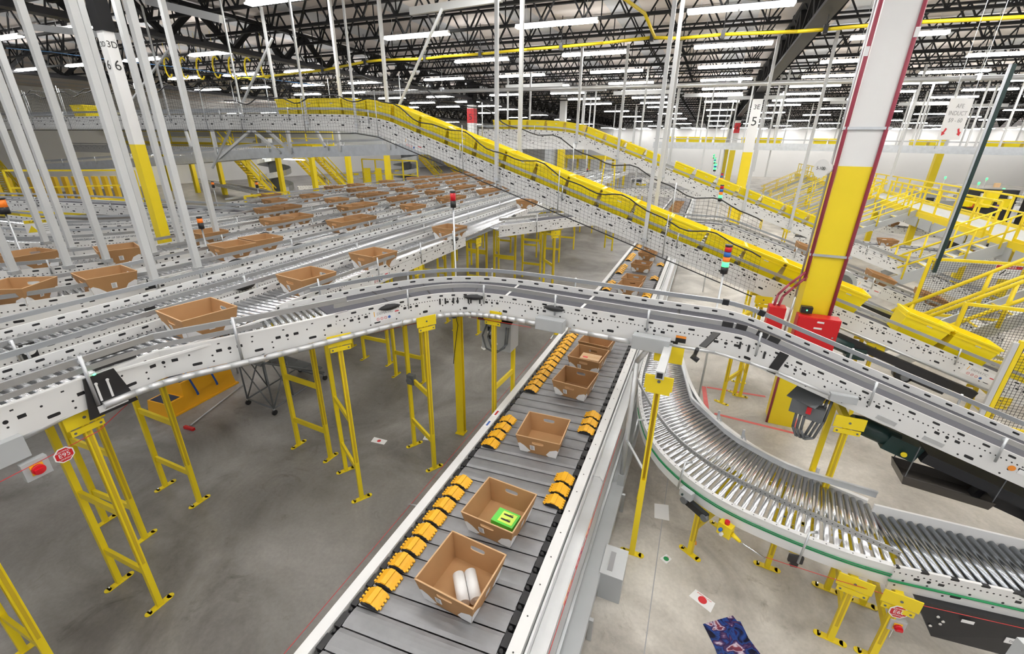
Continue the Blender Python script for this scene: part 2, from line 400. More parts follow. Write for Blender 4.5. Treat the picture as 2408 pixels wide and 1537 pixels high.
# lamps
def lamp_proto():
    t = thing('ceiling_lamp', 'x', 'lamp', (0,0,0))
    hs_ = MB().hexa([(-1.22,-.07,0),(1.22,-.07,0),(1.22,.07,0),(-1.22,.07,0),(-1.22,-.04,.07),(1.22,-.04,.07),(1.22,.04,.07),(-1.22,.04,.07)]).build('housing', 'white', t)
    MB().box((-.61,0,-.02), (1.17,.24,.035)).build('tube', 'lamp', t); MB().box((.61,0,-.02), (1.17,.24,.035)).build('tube', 'lamp', t)
    MB().tube((-.9,0,.09),(-.9,0,.95),.004,4).tube((.9,0,.09),(.9,0,.95),.004,4).build('hanger_wire', 'galv', hs_)
    return t
lp = lamp_proto(); lx = [-9.4,-4.7,.05,4.6,9.15,13.7]; near = True; nl = 0
rowsy = [-4, .5, 5, 9.8, 14.25, 18.95, 23.5, 27.8, 31.8, 36, 40.3, 44.6, 49, 53.4, 57.8, 63, 69, 76, 84, 92]
lamps = []
for j, y in enumerate(rowsy):
    for i, x in enumerate([-32.6,-28,-23.5,-19.1] + lx + [18.3, 22.9, 27.5]):
        if y > 44 and (x < -24 or (i+j) % 2): continue
        if y < 9 and (x < -20 or x > 16): continue
        if x < -30 and y > 12 and j % 2: continue
        xx = x
        if (j, x) == (3, -9.4): xx = -10.2
        lamps.append((xx, y, ZL))
lamps += [(-13.9, 23.5, ZL), (-13.9, 31.8, ZL)] + [(x, y, ZL) for x in (-57,-51,-45,-39) for y in (44,52,60,68,76)] + [(x, y, 3.44) for x in (-56,-51,-46,-41,-36) for y in (33,)] + [(x, yy, ZL) for x in range(-18, 50, 5) for yy in (94.5, 98.2)]  # after the first pair, lamps added to brighten the left and far walls
for k, (x, y, z) in enumerate(lamps):
    vis = 0 < 1 and y > 9
    if y < 9: lb = 'white fluorescent strip lamp overhead behind the viewpoint'; g = 'strip lamps overhead'
    elif y < 26 and -12 < x < 12:
        side = {-10.2:'far left',-9.4:'left',-4.7:'left of centre',.05:'centre',4.6:'right of the big girder',9.15:'far right'}.get(x,'side')
        lb = 'bright fluorescent strip lamp, %s file, %s row from the viewpoint' % (side, nth(int((y-9)/4.4)-1 if y > 12 else 0) if y > 12 else 'foremost'); g = 'near strip lamps'
    else: lb = 'distant fluorescent strip lamp glowing among the roof joists, including those added to brighten walls'; g = 'distant strip lamps'
    if k == 0: o = lp; o.location = (x, y, z); o['label'] = lb; o['group'] = g; POS[o.name] = Vector((x,y,z))
    else: dup(lp, (x, y, z), (0,0,0), lb, g)
# overhead services
pp = thing('overhead_pipe', 'thick silver pipe crossing the hall below the roof', 'pipe', (0, 22, 7.5))
a, b = aty(860, 219, 22), aty(2600, 176, 22)
MB().tube(a, b, .085, 14).build('pipe', 'alum', pp)
for (u, v) in ((1040,211),(1590,192),(1740,189),(2300,181)):
    q = aty(u, v, 22); MB().box((q.x, 22, q.z), (.12,.2,.2)).tube((q.x,22,q.z),(q.x,22,9.3),.012,6).build('clamp_hanger', 'galv', pp)
ct = thing('cable_tray', 'yellow cable duct running across below the roof joists', 'duct', (0, 15, 8.0))
pts = [(560,185),(640,178),(760,165),(800,157),(860,145),(900,141),(1000,138),(1040,133),(1130,127),(1240,116),(1320,110),(1420,101),(1533,88),(1600,90),(1700,81),(1875,74),(1941,69),(2040,60),(2160,52),(2290,46),(2480,36)]
P = [aty(u, v, 15.2) for u, v in pts]; m = MB(); m.path(P, .042, 8); m.build('duct', 'yel', ct)
q = aty(1540, 88, 15.2); q2 = Vector((q.x-.15, 13.9, q.z+.3)); q3 = Vector((q.x-.9, 12.0, q.z+.55)); MB().path([q, q2, q3, q3+Vector((-.5,-1.8,.3))], .042, 8).build('branch_duct', 'yel', ct)
for i in range(2, len(P)-1, 2):
    MB().box(P[i], (.1,.14,.2)).tube(P[i], (P[i].x, P[i].y, 8.6), .012, 5).build('hanger', 'black', ct)
# =============================================================== conveyors
rollers = {}
def roller_mesh(r, m='chrome'):
    k = (r, m)
    if k not in rollers:
        b = MB(); b.tube((-.5,0,0),(.5,0,0), r, 10); rollers[k] = b.mesh('roller', m)
    return rollers[k]
def put_roller(parent, p, ang, L, r=.025, m='chrome'):
    o = bpy.data.objects.new('roller', roller_mesh(r, m)); COL.objects.link(o); o.parent = parent
    o.location = Vector(p)-wpos(parent); o.rotation_euler = (0,0,ang); o.scale = (L,1,1); return o
def conveyor(label, path, w=.80, kind='belt', rails=(1,1), depth=.22, posts=1.3, frames=(1,1), group=None, cat='conveyor', pitch=.09, rr=.028, raildy=.19, n_roll=100, fm='frame', name='conveyor', pan=True, rail_range=None, rmat='chrome', postlist=None, lip=.085):
    P = [Vector(p) for p in path]; mid = P[len(P)//2]
    t = thing(name, label, cat, (mid.x, mid.y, 0), group)
    for s, on in ((1, frames[0]), (-1, frames[1])):
        if not on: continue
        l = s*(w/2+.03); Pp = P if on == 1 else P[on[0]:on[1]]
        MB().sweep(Pp, [(l-.012,-depth),(l+.012,-depth),(l+.012,lip),(l-.012,lip)]).sweep(Pp, [(l-s*.03,-depth),(l-s*.0,-depth),(l-s*.0,-depth+.012),(l-s*.03,-depth+.012)]).build('side_frame', fm, t)
    if kind == 'belt':
        MB().sweep(P, [(-w/2,-.03),(w/2,-.03),(w/2,0),(-w/2,0)]).build('belt', 'belt', t)
    elif kind == 'roller':
        R = resample(P, pitch); T = tangents(R); c = wpos(t)
        order = sorted(range(len(R)), key=lambda i: R[i].length)
        keep = set(order[:n_roll])
        m = MB()
        for i, (p, d) in enumerate(zip(R, T)):
            ang = math.atan2(d.y, d.x)+PI/2; q = p-Vector((0,0,rr))
            if i in keep: put_roller(t, q, ang, w, rr, rmat)
            else:
                e = Vector((math.cos(ang), math.sin(ang), 0))*w/2; m.tube(q-e, q+e, rr, 6)
        if m.v: m.build('roller_bed', rmat, t, kind='stuff')
    if pan: MB().sweep(P, [(-w/2,-.13),(w/2,-.13),(w/2,-.12),(-w/2,-.12)]).build('pan', 'pan', t)
    for s, on in ((1, rails[0]), (-1, rails[1])):
        if not on: continue
        Pr = P if on == 1 else P[on[0]:on[1]]; l = s*(w/2+.035)
        MB().sweep(Pr, [(l-.014,raildy-.028),(l+.014,raildy-.028),(l+.014,raildy+.028),(l-.014,raildy+.028)]).build('guide_rail', 'galvlight' if s>0 else 'railhole', t)
        R = resample(Pr, posts)[1 if len(Pr) > 2 else 0:]; T = tangents(R) if len(R) > 1 else []
        for p, d in zip(R, T):
            nrm = Vector((-d.y, d.x, 0)).normalized()*s; a = p+nrm*(w/2+.075)
            MB().tube(a+Vector((0,0,-.07)), a+Vector((0,0,raildy+.03)), .013, 8).tube(a+Vector((0,0,raildy)), a-nrm*.04+Vector((0,0,raildy)), .02, 8).build('rail_post', 'galv', t)
    return t
def offs(P, d):
    P = [Vector(p) for p in P]; T = tangents(P); return [p+Vector((-t.y, t.x, 0)).normalized()*d for p, t in zip(P, T)]
def brand(parent, c, xd, w=.5, h=.15, nrm_up=(0,0,1)):
    """white maker's label with amber bar and warning pictograms"""
    xd = Vector(xd).normalized(); up = Vector(nrm_up); n = xd.cross(up).normalized(); up = n.cross(xd); c = Vector(c)
    m = MB(); d = [c-xd*w/2-up*h/2, c+xd*w/2-up*h/2, c+xd*w/2+up*h/2, c-xd*w/2+up*h/2]
    m.hexa(d+[q+n*.003 for q in d]); parent = m.build('maker_label', 'whitepl', parent)
    f = c+n*.0045
    m = MB(); a = f-xd*w*.38+up*h*.18; m.bar(a-up*h*.2, a+up*h*.2, .010, .002, upv=n); m.build('amber_bar', 'shoe', parent)
    text('DEMATIC', h*.30, f-xd*w*.05+up*h*.14, xd, up, 'greyink', parent, sx=1.1)
    mats = ['redink','redink','redink','blueink']
    for i in range(4):
        q = f+xd*(w*(-.28+.12*i))-up*h*.3; m = MB(); R = h*.12
        for k in range(14):
            a1, a2 = 2*PI*k/14, 2*PI*(k+1)/14
            e1 = xd*math.cos(a1)+up*math.sin(a1); e2 = xd*math.cos(a2)+up*math.sin(a2)
            if i < 3: m.face([q+e1*R, q+e2*R, q+e2*R*.75, q+e1*R*.75])
            else: m.face([q, q+e1*R, q+e2*R])
        if i < 3: m.face([q-xd*R*.7+up*R*.6, q-xd*R*.6+up*R*.7, q+xd*R*.7-up*R*.6, q+xd*R*.6-up*R*.7])
        m.build('pictogram', mats[i], parent)
    q = f+xd*w*.36+up*h*.05; m = MB(); m.bar(q-xd*w*.09, q+xd*w*.09, .001, h*.09, upv=up); m.build('danger_strip', 'redink', parent)
def eyes(parent, path, ss, side, w=.80):
    """black boat shaped photo-eye covers lying on the frame lip"""
    P = [Vector(p) for p in path]; R = resample(P, .05); T = tangents(R)
    for s in ss:
        i = min(len(R)-1, int(s/.05)); t = T[i]; n = Vector((-t.y, t.x, 0)).normalized()*side; c = R[i]+n*(w/2+.06)+Vector((0,0,.02))
        m = MB(); N_ = 8
        ring = []
        for k in range(N_+1):
            x = -1+2*k/N_; r = max(.004, .045*(1-x*x)**.8); ring.append((c+t*x*.16, r))
        for (a, ra), (b, rb) in zip(ring, ring[1:]): m.tube(a, b, ra, 8, 0, rb, cap=False)
        m.build('photo_eye_cover', 'black', parent)
ZB = 2.90
# S1: near belt conveyor: spur, straight, bend
near1 = [(-5.02,1.9),(-4.95,2.4),(-4.62,2.98),(-4.28,3.6),(-3.98,4.22),(-3.66,4.86),(-3.36,5.28),(-3.0,5.52),(-2.6,5.6),(-2.2,5.6),(-1.3,5.54),(-.14,5.47),(.5,5.45)]
def cen(near, w=.80, z=ZB, dy=0): return [q+Vector((0,dy,0)) for q in offs([(x,y,z) for x,y in near], w/2+.03)]
S1 = smooth(cen(near1[2:]) + [Vector((x, 5.90, z)) for x, z in ((.75,2.86),(1.05,2.77),(1.4,2.655),(2.4,2.34),(3.5,1.995),(5.2,1.46))], 2)
bi = next(i for i, p in enumerate(S1) if p.y > 4.15)
s1 = conveyor('main curved belt conveyor sweeping over the sorter, charcoal belt between white punched frames', S1[bi:], kind='belt', rails=(1,1), posts=1.25)
brand(s1, Vector((-3.775,4.60,2.83)), (.50,1,0), .46, .17)
eyes(s1, S1[bi:], [.75, 2.35, 3.75], -1)
def proj(p):
    q = Q @ (Vector(p)-Vector((0,0,H))); return CX+F_PX*q.x/q.z, CY+F_PX*q.y/q.z, q.z
RS = resample(S1[bi:], .02); TS = tangents(RS)
def near_px(px): i = min(range(len(RS)), key=lambda k: abs(proj(RS[k])[0]-px)); t = TS[i]; return RS[i], t, Vector((-t.y, t.x, 0)).normalized()
for px, mm, ww in ((1200,'whitepl',.035),(1378,'whitepl',.035),(1590,'black',.035),(958,'ink',.02),(1008,'ink',.02),(1065,'ink',.02),(1122,'ink',.02),(900,'ink',.02)):
    p, t, n = near_px(px); MB().bar(p-n*.395+Vector((0,0,.002)), p+n*.395+Vector((0,0,.002)), ww, .006).build('belt_joint', mm, s1)
for px in (1020,1036,1062,1076,1106,1118,1146,1730,1752,1790):
    p, t, n = near_px(px); c = p-n*.448+Vector((0,0,-.03)); MB().bar(c-Vector((0,0,.05)), c+Vector((0,0,.04)), .022, .008, upv=tuple(n)).build('curve_clip', 'black', s1)
for px in (1700,1725,1775,1800):
    p, t, n = near_px(px); MB().bar(p-n*.435-t*.06+Vector((0,0,.19)), p-n*.435+t*.06+Vector((0,0,.19)), .04, .065).build('rail_joint', 'black', s1)
for px in (1700,1790):
    p, t, n = near_px(px); MB().bar(p+n*.435-t*.04+Vector((0,0,.19)), p+n*.435+t*.04+Vector((0,0,.19)), .045, .075).build('rail_joint', 'black', s1)
p, t, n = near_px(1822); c = p-n*.447+Vector((0,0,-.06)); MB().bar(c-t*.05, c+t*.05, .010, .28, upv=(0,0,1)).build('black_splice_plate', 'black', s1)
p, t, n = near_px(1612); c = p-n*.447+Vector((0,0,-.10)); hz_ = MB().bar(c-t*.06, c+t*.06, .006, .09).build('hazard_label', 'black', s1); MB().bar(c-t*.06-n*.004+Vector((0,0,.03)), c+t*.06-n*.004+Vector((0,0,.03)), .004, .03).build('orange_strip', 'orangeink', hz_)
p, t, n = near_px(2330); c = p-n*.446+Vector((0,0,-.07)); MB().tube(c, c-n*.004, .032, 18).build('orange_dot', 'orangeink', s1); MB().bar(c+t*.06, c+t*.22, .006, .05).build('white_label', 'whitepl', s1)
for px in (2170, 2065):
    p, t, n = near_px(px); c = p-n*.446+Vector((0,0,-.16)); MB().bar(c-t*.10, c+t*.10, .008, .05).build('bracket_strip', 'galv', s1)
# spur rollers + trunk edge
def spur(dy, label, nearp, bi_pt, lane_x, n_roll=60, south=None, posts=1.3):
    nearE = [Vector((x, y+dy, ZB)) for x, y in nearp]
    nearE = smooth(nearE[1:], 2); k = max(i for i, p in enumerate(nearE) if p.y <= bi_pt+dy and p.x < -3.5)
    E_ = nearE[:k+2]; pre = [Vector((-5.02, south, ZB))] if south is not None else []
    full = pre + E_; t = thing('roller_spur', label, 'conveyor', (E_[0].x, E_[0].y, 0))
    MB().sweep(full, [(-.012,-.22),(.012,-.22),(.012,.07),(-.012,.07)]).sweep(full, [(.012,-.22),(.06,-.22),(.06,-.208),(.012,-.208)]).build('side_frame', 'frame_s', t)
    MB().sweep(full, [(-.018,.07),(.03,.07),(.03,.085),(-.018,.085)]).build('frame_lip', 'frame_p', t)
    R = resample(E_, .085); T = tangents(R)
    for i, (p, d) in enumerate(zip(R, T)):
        n = Vector((-d.y, d.x, 0)).normalized(); L = .80
        if n.x < -.01:
            Lm = (lane_x+.02 - p.x)/n.x
            L = min(L, Lm-.03)
        if L < .08: continue
        q = p+n*(.03+L/2)-Vector((0,0,.028)); put_roller(t, q, math.atan2(n.y, n.x), L, .028)
    Fp = [p+Vector((-d.y, d.x, 0)).normalized()*.86 for p, d in zip(R, T)]; Fp = [p for p in Fp if p.x > lane_x-.0]
    if len(Fp) > 2: MB().sweep(Fp, [(-.012,-.22),(.012,-.22),(.012,.07),(-.012,.07)]).build('far_side_frame', 'frame_s', t)
    # guide rail over the near frame
    MB().sweep(full, [(-.02,.22),(.01,.22),(.01,.28),(-.02,.28)]).build('guide_rail', 'railhole', t)
    for p, d in list(zip(resample(full, posts), tangents(resample(full, posts))))[1:]:
        a = p-Vector((-d.y, d.x, 0)).normalized()*.05
        MB().tube(a+Vector((0,0,-.20)), a+Vector((0,0,.31)), .016, 8).tube(a+Vector((0,0,.25)), a+Vector((-d.y, d.x, 0))*.07+Vector((0,0,.235)), .024, 8).build('rail_post', 'galv', t)
    return t, full
sp1, sp1path = spur(0, 'diverging roller spur joining the main curved belt conveyor at lower left', near1[1:] if False else near1, 4.1, -5.02, south=-.8)
MB().sweep(smooth([(-4.985,-.8,ZB),(-4.985,1.6,ZB),(-4.95,2.35,ZB),(-4.7,2.8,ZB),(-4.45,3.25,ZB)],2), [(.0,.12),(.01,.12),(.01,.17),(.0,.17)]).build('lower_guide_rail', 'railhole', sp1)
for p in ((-4.99,2.05,ZB+.235),(-4.99,2.05,ZB+.13)):
    MB().box(p, (.05,.34,.07), -.05).build('rail_joint', 'black', sp1)
MB().bar((-5.0,2.2,ZB+.03), (-4.82,3.95,ZB+.03), .022, .022).build('transfer_rod', 'white', sp1)
MB().bar((-4.98,1.9,ZB+.04), (-4.62,3.15,ZB+.04), .022, .022).build('transfer_rod', 'white', sp1)
# lanes
def drift(x0, y): return x0 - .045*max(0, y-4)
lanes = {}
def lane(k, x0, pre, y0, y1, label, frames=(1,1), rails=(1,1), n_roll=100, eye=()):
    pts = [Vector((x, y, ZB)) for x, y in pre]; y = y0
    while y <= y1: pts.append(Vector((drift(x0, y), y, ZB))); y += 2.0
    pts = pts[::-1] if False else pts
    P = smooth(pts, 2) if pre else pts
    t = conveyor(label, P, kind='roller', rails=rails, frames=frames, posts=2.6, n_roll=n_roll, name='roller_lane', pitch=.095)
    lanes[k] = (t, P, x0); return t
R1 = 'long straight roller lane beside the main belt conveyor, running away under the yellow incline'
l1 = lane(1, -5.43, [], -.8, 44, R1, frames=(1,0), rails=(1,0))
Pn = [Vector((drift(-5.43,y)+.43, y, ZB)) for y in (3.9,5.5,7.5,9.6)]
MB().sweep(Pn, [(-.012,-.22),(.012,-.22),(.012,.085),(-.012,.085)]).build('side_frame', 'frame', l1)
MB().sweep([p+Vector((.06,0,0)) for p in Pn], [(-.014,.17),(.014,.17),(.014,.22),(-.014,.22)]).build('guide_rail', 'railhole', l1)
for y in (4.6, 6.0, 7.4, 8.8): MB().tube((drift(-5.43,y)+.52,y,ZB-.15),(drift(-5.43,y)+.52,y,ZB+.28),.013,8).build('rail_post','galv',l1)
Pn = [Vector((drift(-5.43,y)+.43, y, ZB)) for y in (12.6,16,20,24,28,34,44)]
MB().sweep(Pn, [(-.012,-.22),(.012,-.22),(.012,.085),(-.012,.085)]).build('side_frame', 'frame', l1)
brand(l1, (-5.07, 6.1, 2.81), (0.0,1,0), .5, .18)
lane(2, -6.66, [], -.8, 44, 'empty roller lane with saw-tooth edge, second inward from the main belt conveyor', n_roll=100)
lane(3, -8.15, [(-11.6,.9),(-10.6,1.0),(-9.6,1.5),(-8.85,2.2),(-8.35,3.0),(-8.17,3.9)], 5.0, 44, 'roller lane that bends away at its left end, third inward from the main belt conveyor')
lane(4, -9.85, [(-15,2.2),(-13,2.3),(-11.7,2.7),(-10.7,3.4),(-10.05,4.4),(-9.87,5.4)], 6.5, 44, 'roller lane that bends away at its left end, fourth inward from the main belt conveyor')
lane(5, -11.55, [(-17,4.4),(-15,4.4),(-13.3,4.7),(-12.3,5.4),(-11.7,6.6)], 8, 44, 'roller lane with totes, fifth inward from the main belt conveyor', n_roll=60)
lane(6, -13.2, [(-18,5.8),(-16,5.9),(-14.6,6.3),(-13.7,7.2),(-13.35,8.4)], 10, 44, 'roller lane near the stairs, sixth inward from the main belt conveyor', n_roll=40)
lane(7, -14.8, [], 11, 44, 'outermost roller lane before the yellow stairs', n_roll=30)
for k, ys_ in ((2,[4.4,7.2,10.5]),(3,[5.4,6.9,8.3,10.5]),(1,[9.0,13.0]),(4,[7.5,9.6,12.5]),(5,[9.5,12.4,15])):
    t, P, x0 = lanes[k]
    for yy in ys_:
        x = drift(x0, yy)+.47; m = MB(); ring = []
        for q in range(9):
            a = -1+q/4; ring.append((Vector((x, yy+a*.16, ZB+.05)), max(.004,.05*(1-a*a)**.8)))
        for (a, ra), (b, rb) in zip(ring, ring[1:]): m.tube(a, b, ra, 8, 0, rb, cap=False)
        m.build('photo_eye_cover', 'black', t)
for (x, y) in ((-6.25, 3.1), (-7.6, 3.9), (-6.2, 1.9)):
    br = thing('sensor_bracket', {3.1:'small black sensor plate on the frame between the first two lanes, behind the nearest tote',3.9:'small black square sensor plate beside a hanging rod on the third lane',1.9:'black plate with round reflector on the lane frame at far lower left'}[y], 'bracket', (x, y, ZB-.05))
    MB().box((x, y, ZB+.06), (.012,.12,.16)).build('plate', 'black', br)
    if y == 1.9: MB().tube((x+.008,y,ZB+.07),(x+.02,y,ZB+.07),.055,20).build('round_reflector', 'white', br)
    else: MB().tube((x+.006,y,ZB+.08),(x+.012,y,ZB+.08),.014,8).build('bolt', 'chrome', br)
# repeated spur/belt S2 and S3 farther up the hall
def far_S(dy, tail, label, l2):
    nr = near1[2:]
    P = smooth(cen(nr, dy=dy)+[Vector(p) for p in tail], 2)
    k = next(i for i, p in enumerate(P) if p.y > 4.15+dy)
    return conveyor(label, P[k:], kind='belt', posts=2.0), P[k:]
sp2, _ = spur(8.55, 'second roller spur feeding the second curved belt below the yellow incline', near1, 4.1, -5.32)
s2, S2 = far_S(8.55, [(.8,14.45,2.86),(1.2,14.45,2.74),(2.6,14.45,2.29),(5.0,14.45,1.51),(7.4,14.45,.73)], 'second curved belt conveyor beyond the yellow incline, sloping down to the right', '')
brand(s2, (4.35,14.0,1.62), (1,0,-.325), .6, .19, (.3,0,1))
s3, S3 = far_S(18.6, [(.8,24.5,2.86),(1.2,24.5,2.74),(4.4,24.5,1.7),(7,24.5,.85)], 'third curved belt conveyor under the far yellow incline', '')
s4, S4 = far_S(28.5, [(.8,34.4,2.86),(1.2,34.4,2.74),(4.4,34.4,1.7)], 'farthest curved belt conveyor beyond the second incline', '')
# =============================================================== sorter
ZS = 1.15
so = thing('sliding_shoe_sorter', 'wide grey slatted belt sorter running away from the camera with amber shoes', 'sorter', (-1.6, 8, 0))
m = MB(); y = -.4; k = 0
while y < 44:
    pr = []
    for i in range(6):
        a = i/5; pr.append((y+.006+a*.192, ZS-.014+ .014*math.sin(PI*a)**.45))
    for (ya, za), (yb, zb) in zip(pr, pr[1:]):
        m.face([(-2.30,ya-.05,za),(-.98,ya+.05,za),(-.98,yb+.05,zb),(-2.30,yb-.05,zb)], 0, sm=True)
    m.face([(-2.3,y-.05,ZS-.04),(-.98,y+.05,ZS-.07),(-.98,y+.212,ZS-.07),(-2.3,y+.112,ZS-.07)], 0)
    y += .205; k += 1
M['slat'] = mat('grey_anodised_slat', (.27,.27,.28), .45, .35, .25, 6)
m.build('slat_bed', 'slat', so)
m = MB(); y = -.4
while y < 30:
    for x in (-2.335, -.945): m.box((x, y, ZS-.03), (.06,.13,.05)); m.tube((x+(.02 if x<-2 else -.02), y+.1, ZS-.02), (x, y+.1, ZS+.002), .02, 6)
    y += .205
m.build('drive_chain', 'black', so, kind='stuff')
for x0, x1, nm in ((-2.48,-2.375,'left_frame'),(-.905,-.79,'right_frame')):
    m = MB(); m.box(((x0+x1)/2, 21, ZS-.03), (x1-x0, 44, .09)).box(((x0+x1)/2+(.05 if x0 > -2 else -.05), 21, ZS-.30), (.02, 44, .5)); m.build(nm, 'frame_p', so)
m = MB(); y = .2
while y < 20: m.tube((-.85, y, ZS+.014), (-.85, y, ZS+.0165), .008, 8); y += .33
m.build('screw_heads', 'ink', so, kind='stuff')
MB().box((-.76, 21, ZS-.06), (.02, 44, .10)).box((-.69, 21, ZS-.13), (.12, 44, .015), 0, 0).build('right_ledge', 'alum', so)
MB().box((-.63, 21, ZS-.38), (.02, 44, .50)).build('right_side_panel', 'alum', so)
MB().box((-.60, 21, .50), (.03,44,.02)).build('lower_strip', 'galv', so)
MB().box((-2.45, 21, .55), (.04, 44, .5)).build('left_side_panel', 'greydark', so)
MB().box((-1.6, 21, .75), (1.4, 44, .02)).build('bottom_pan', 'greydark', so)
y = .8; 
while y < 42: MB().box((-2.3,y,.35),(.09,.09,.7)).box((-.95,y,.35),(.09,.09,.7)).build('leg', 'greydark', so); y += 3
for (y, c1, cols) in ((3.0,'orangeink',['redink','blueink']),(3.42,'redink',['redink','redink','blueink']),(3.85,'orangeink',['blueink','blueink'])):
    c = Vector((-.618, y, ZS-.2)); hz = MB().box((-.6185, y, ZS-.2), (.002, .30, .13)).build('hazard_sticker', 'whitepl', so)
    MB().box((-.617, y, ZS-.155), (.002,.28,.035)).build('sticker_band', c1, hz)
    for i, cc in enumerate(cols): MB().tube((-.6175,y-.08+.1*i,ZS-.22),(-.616,y-.08+.1*i,ZS-.22),.026,14).build('sticker_pictogram', cc, hz)
for y in (5.0,5.3):
    MB().box((-2.43, y, ZS+.016), (.06,.2,.002)).build('hazard_sticker','whitepl',so); MB().box((-2.43, y, ZS+.018), (.03,.12,.001)).build('sticker_band','blueink' if y<5.2 else 'redink',so)
# shoes
def shoe_proto():
    t = thing('diverter_shoe', 'x', 'diverter shoe', (0,0,0))
    m = MB()
    w, d, h = .20, .165, .052
    prof = [(-w/2,.012),(-w*.30,.012+.5*h),(-w*.14,h),(w*.14,h),(w*.30,.012+.5*h),(w/2,.012)]
    prof = [(x, z+.0) for x, z in prof]
    for (xa, za), (xb, zb) in zip(prof, prof[1:]):
        m.face([(xa,-d/2,za),(xb,-d/2,zb),(xb,d/2,zb),(xa,d/2,za)]); m.face([(xa,-d/2,0.002),(xb,-d/2,0.002),(xb,-d/2,zb),(xa,-d/2,za)], 1); m.face([(xa,d/2,0.002),(xa,d/2,za),(xb,d/2,zb),(xb,d/2,0.002)], 0)
    m.box((0,0,h+.006), (.055,d*.98,.014))
    for s in (-1,1):
        for yy in (-.055,-.018,.02,.058): m.box((s*(w/2+.008), yy, .012), (.02,.02,.016))
    m.box((0,-d/2-.004,.022), (w*.78,.008,.035), 0, 1)
    m.build('shoe_top', ['shoe','black'], t)
    MB().box((0,0,.005), (w*.9,d*.9,.01)).build('slider_base', 'black', t)
    return t
sh = shoe_proto(); first = True
def place_shoe(x, y, lb, g):
    global first
    if first: o = sh; o.location = (x, y, ZS); o['label'] = lb; o['group'] = g; first = False
    else: dup(sh, (x, y, ZS), (0,0,0), lb, g)
def shoes(x, ylist, lb): 
    for i, y in enumerate(ylist): place_shoe(x, y, lb % nth(i) if '%s' in lb else lb, lb.replace('%s ','').replace(' of','') if '%s' in lb else lb)
P_ = .205
shoes(-2.19, [2.11+P_*i for i in range(9)], 'amber shoe on the left sorter edge, %s of the row nearest the camera')
shoes(-2.19, [4.58+P_*i for i in range(4)], 'amber shoe on the left sorter edge, %s in the short row of four')
shoes(-2.19, [6.2+P_*i for i in range(15)], 'amber shoe on the left edge, %s in the long row under the curved belt')
shoes(-1.05, [3.90+P_*i for i in range(3)], 'amber shoe on the right sorter edge, %s of three by the green box')
shoes(-1.05, [5.42+P_*i for i in range(3)], 'amber shoe on the right sorter edge, %s of three by the blue packet')
for y0, n in ((10.8,5),(12.4,5),(14.4,6),(16.3,6),(18.2,6)): shoes(-2.19, [y0+P_*i for i in range(n)], 'small distant amber shoe on the left edge of the sorter beyond the curved belt')
for y0, n in ((12.2,3),(14.1,2),(16.0,2),(24,3),(26,3)): shoes(-1.05, [y0+P_*i for i in range(n)], 'small distant amber shoe on the right edge of the sorter beyond the curved belt')
shoes(-2.19, [21+P_*i for i in range(24)], 'small distant amber shoe on the left edge of the sorter beyond the yellow incline')
# =============================================================== totes
def wall_hole(m, A, B, C, D, n, th, hole, mi_out, mi_in, mi_edge):
    """wall quad A(bottom l) B(bottom r) C(top r) D(top l), outward n; hole=(s0,s1,h0,h1) or None"""
    A, B, C, D = map(Vector, (A, B, C, D)); n = Vector(n)
    def pt(s, h): return A.lerp(B, s).lerp(D.lerp(C, s), h)
    if not hole:
        m.face([A,B,C,D], mi_out); m.face([q-n*th for q in (D,C,B,A)], mi_in); return
    s0, s1, h0, h1 = hole; cs, ch = (s0+s1)/2, (h0+h1)/2; rs, rh = (s1-s0)/2, (h1-h0)/2
    hp = []
    for k in range(12):
        a = 2*PI*k/12+PI/12; c, s = math.cos(a), math.sin(a)
        hp.append((cs+rs*math.copysign(abs(c)**.5, c), ch+rh*math.copysign(abs(s)**.5, s)))
    outer = []
    for k in range(12):
        a = 2*PI*k/12+PI/12; c, s = math.cos(a), math.sin(a); kx = 1/max(abs(c), abs(s)); outer.append((.5+.5*c*kx, .5+.5*s*kx))
    cor = {1:(1,1),4:(0,1),7:(0,0),10:(1,0)}
    for k in range(12):
        j = (k+1) % 12; q = [hp[k], outer[k]]
        if k in cor: q.append(cor[k])
        q += [outer[j], hp[j]]
        f = [pt(*x) for x in q]; m.face(f, mi_out); m.face([x-n*th for x in f[::-1]], mi_in)
        e = [pt(*hp[k]), pt(*hp[j])]; m.face([e[0], e[1], e[1]-n*th, e[0]-n*th], mi_edge)
def tote_proto(name, L, W, l, w, h, th, mats, holes_, flange=0):
    t = thing(name, 'x', 'tote', (0,0,0)); m = MB()
    b = [Vector((-l/2,-w/2,.004)), Vector((l/2,-w/2,.004)), Vector((l/2,w/2,.004)), Vector((-l/2,w/2,.004))]
    T = [Vector((-L/2,-W/2,h)), Vector((L/2,-W/2,h)), Vector((L/2,W/2,h)), Vector((-L/2,W/2,h))]
    for i in range(4):
        j = (i+1) % 4; e = (b[j]-b[i]).normalized(); n = e.cross(Vector((0,0,1))).normalized()
        hl = holes_ if i in (0,2) and holes_ else None
        wall_hole(m, b[i], b[j], T[j], T[i], n, th, hl, 0, 1, 2)
        m.bar(T[i]+Vector((0,0,.002))-n*th/2, T[j]+Vector((0,0,.002))-n*th/2, th*1.5, .006+flange*.0, 2)
        if flange: m.bar(T[i]+n*flange/2-Vector((0,0,.012)), T[j]+n*flange/2-Vector((0,0,.012)), flange, .03, 0); m.bar(T[i]+n*.006-Vector((0,0,.085)), T[j]+n*.006-Vector((0,0,.085)), .014, .012, 0)
    m.face([b[3],b[2],b[1],b[0]], 0); m.face([q+Vector((0,0,th)) for q in b], 1)
    m.build('body', mats, t)
    return t, b, T
M['codegrey'] = mat('pale_printed_code', (.5,.5,.5), .6)
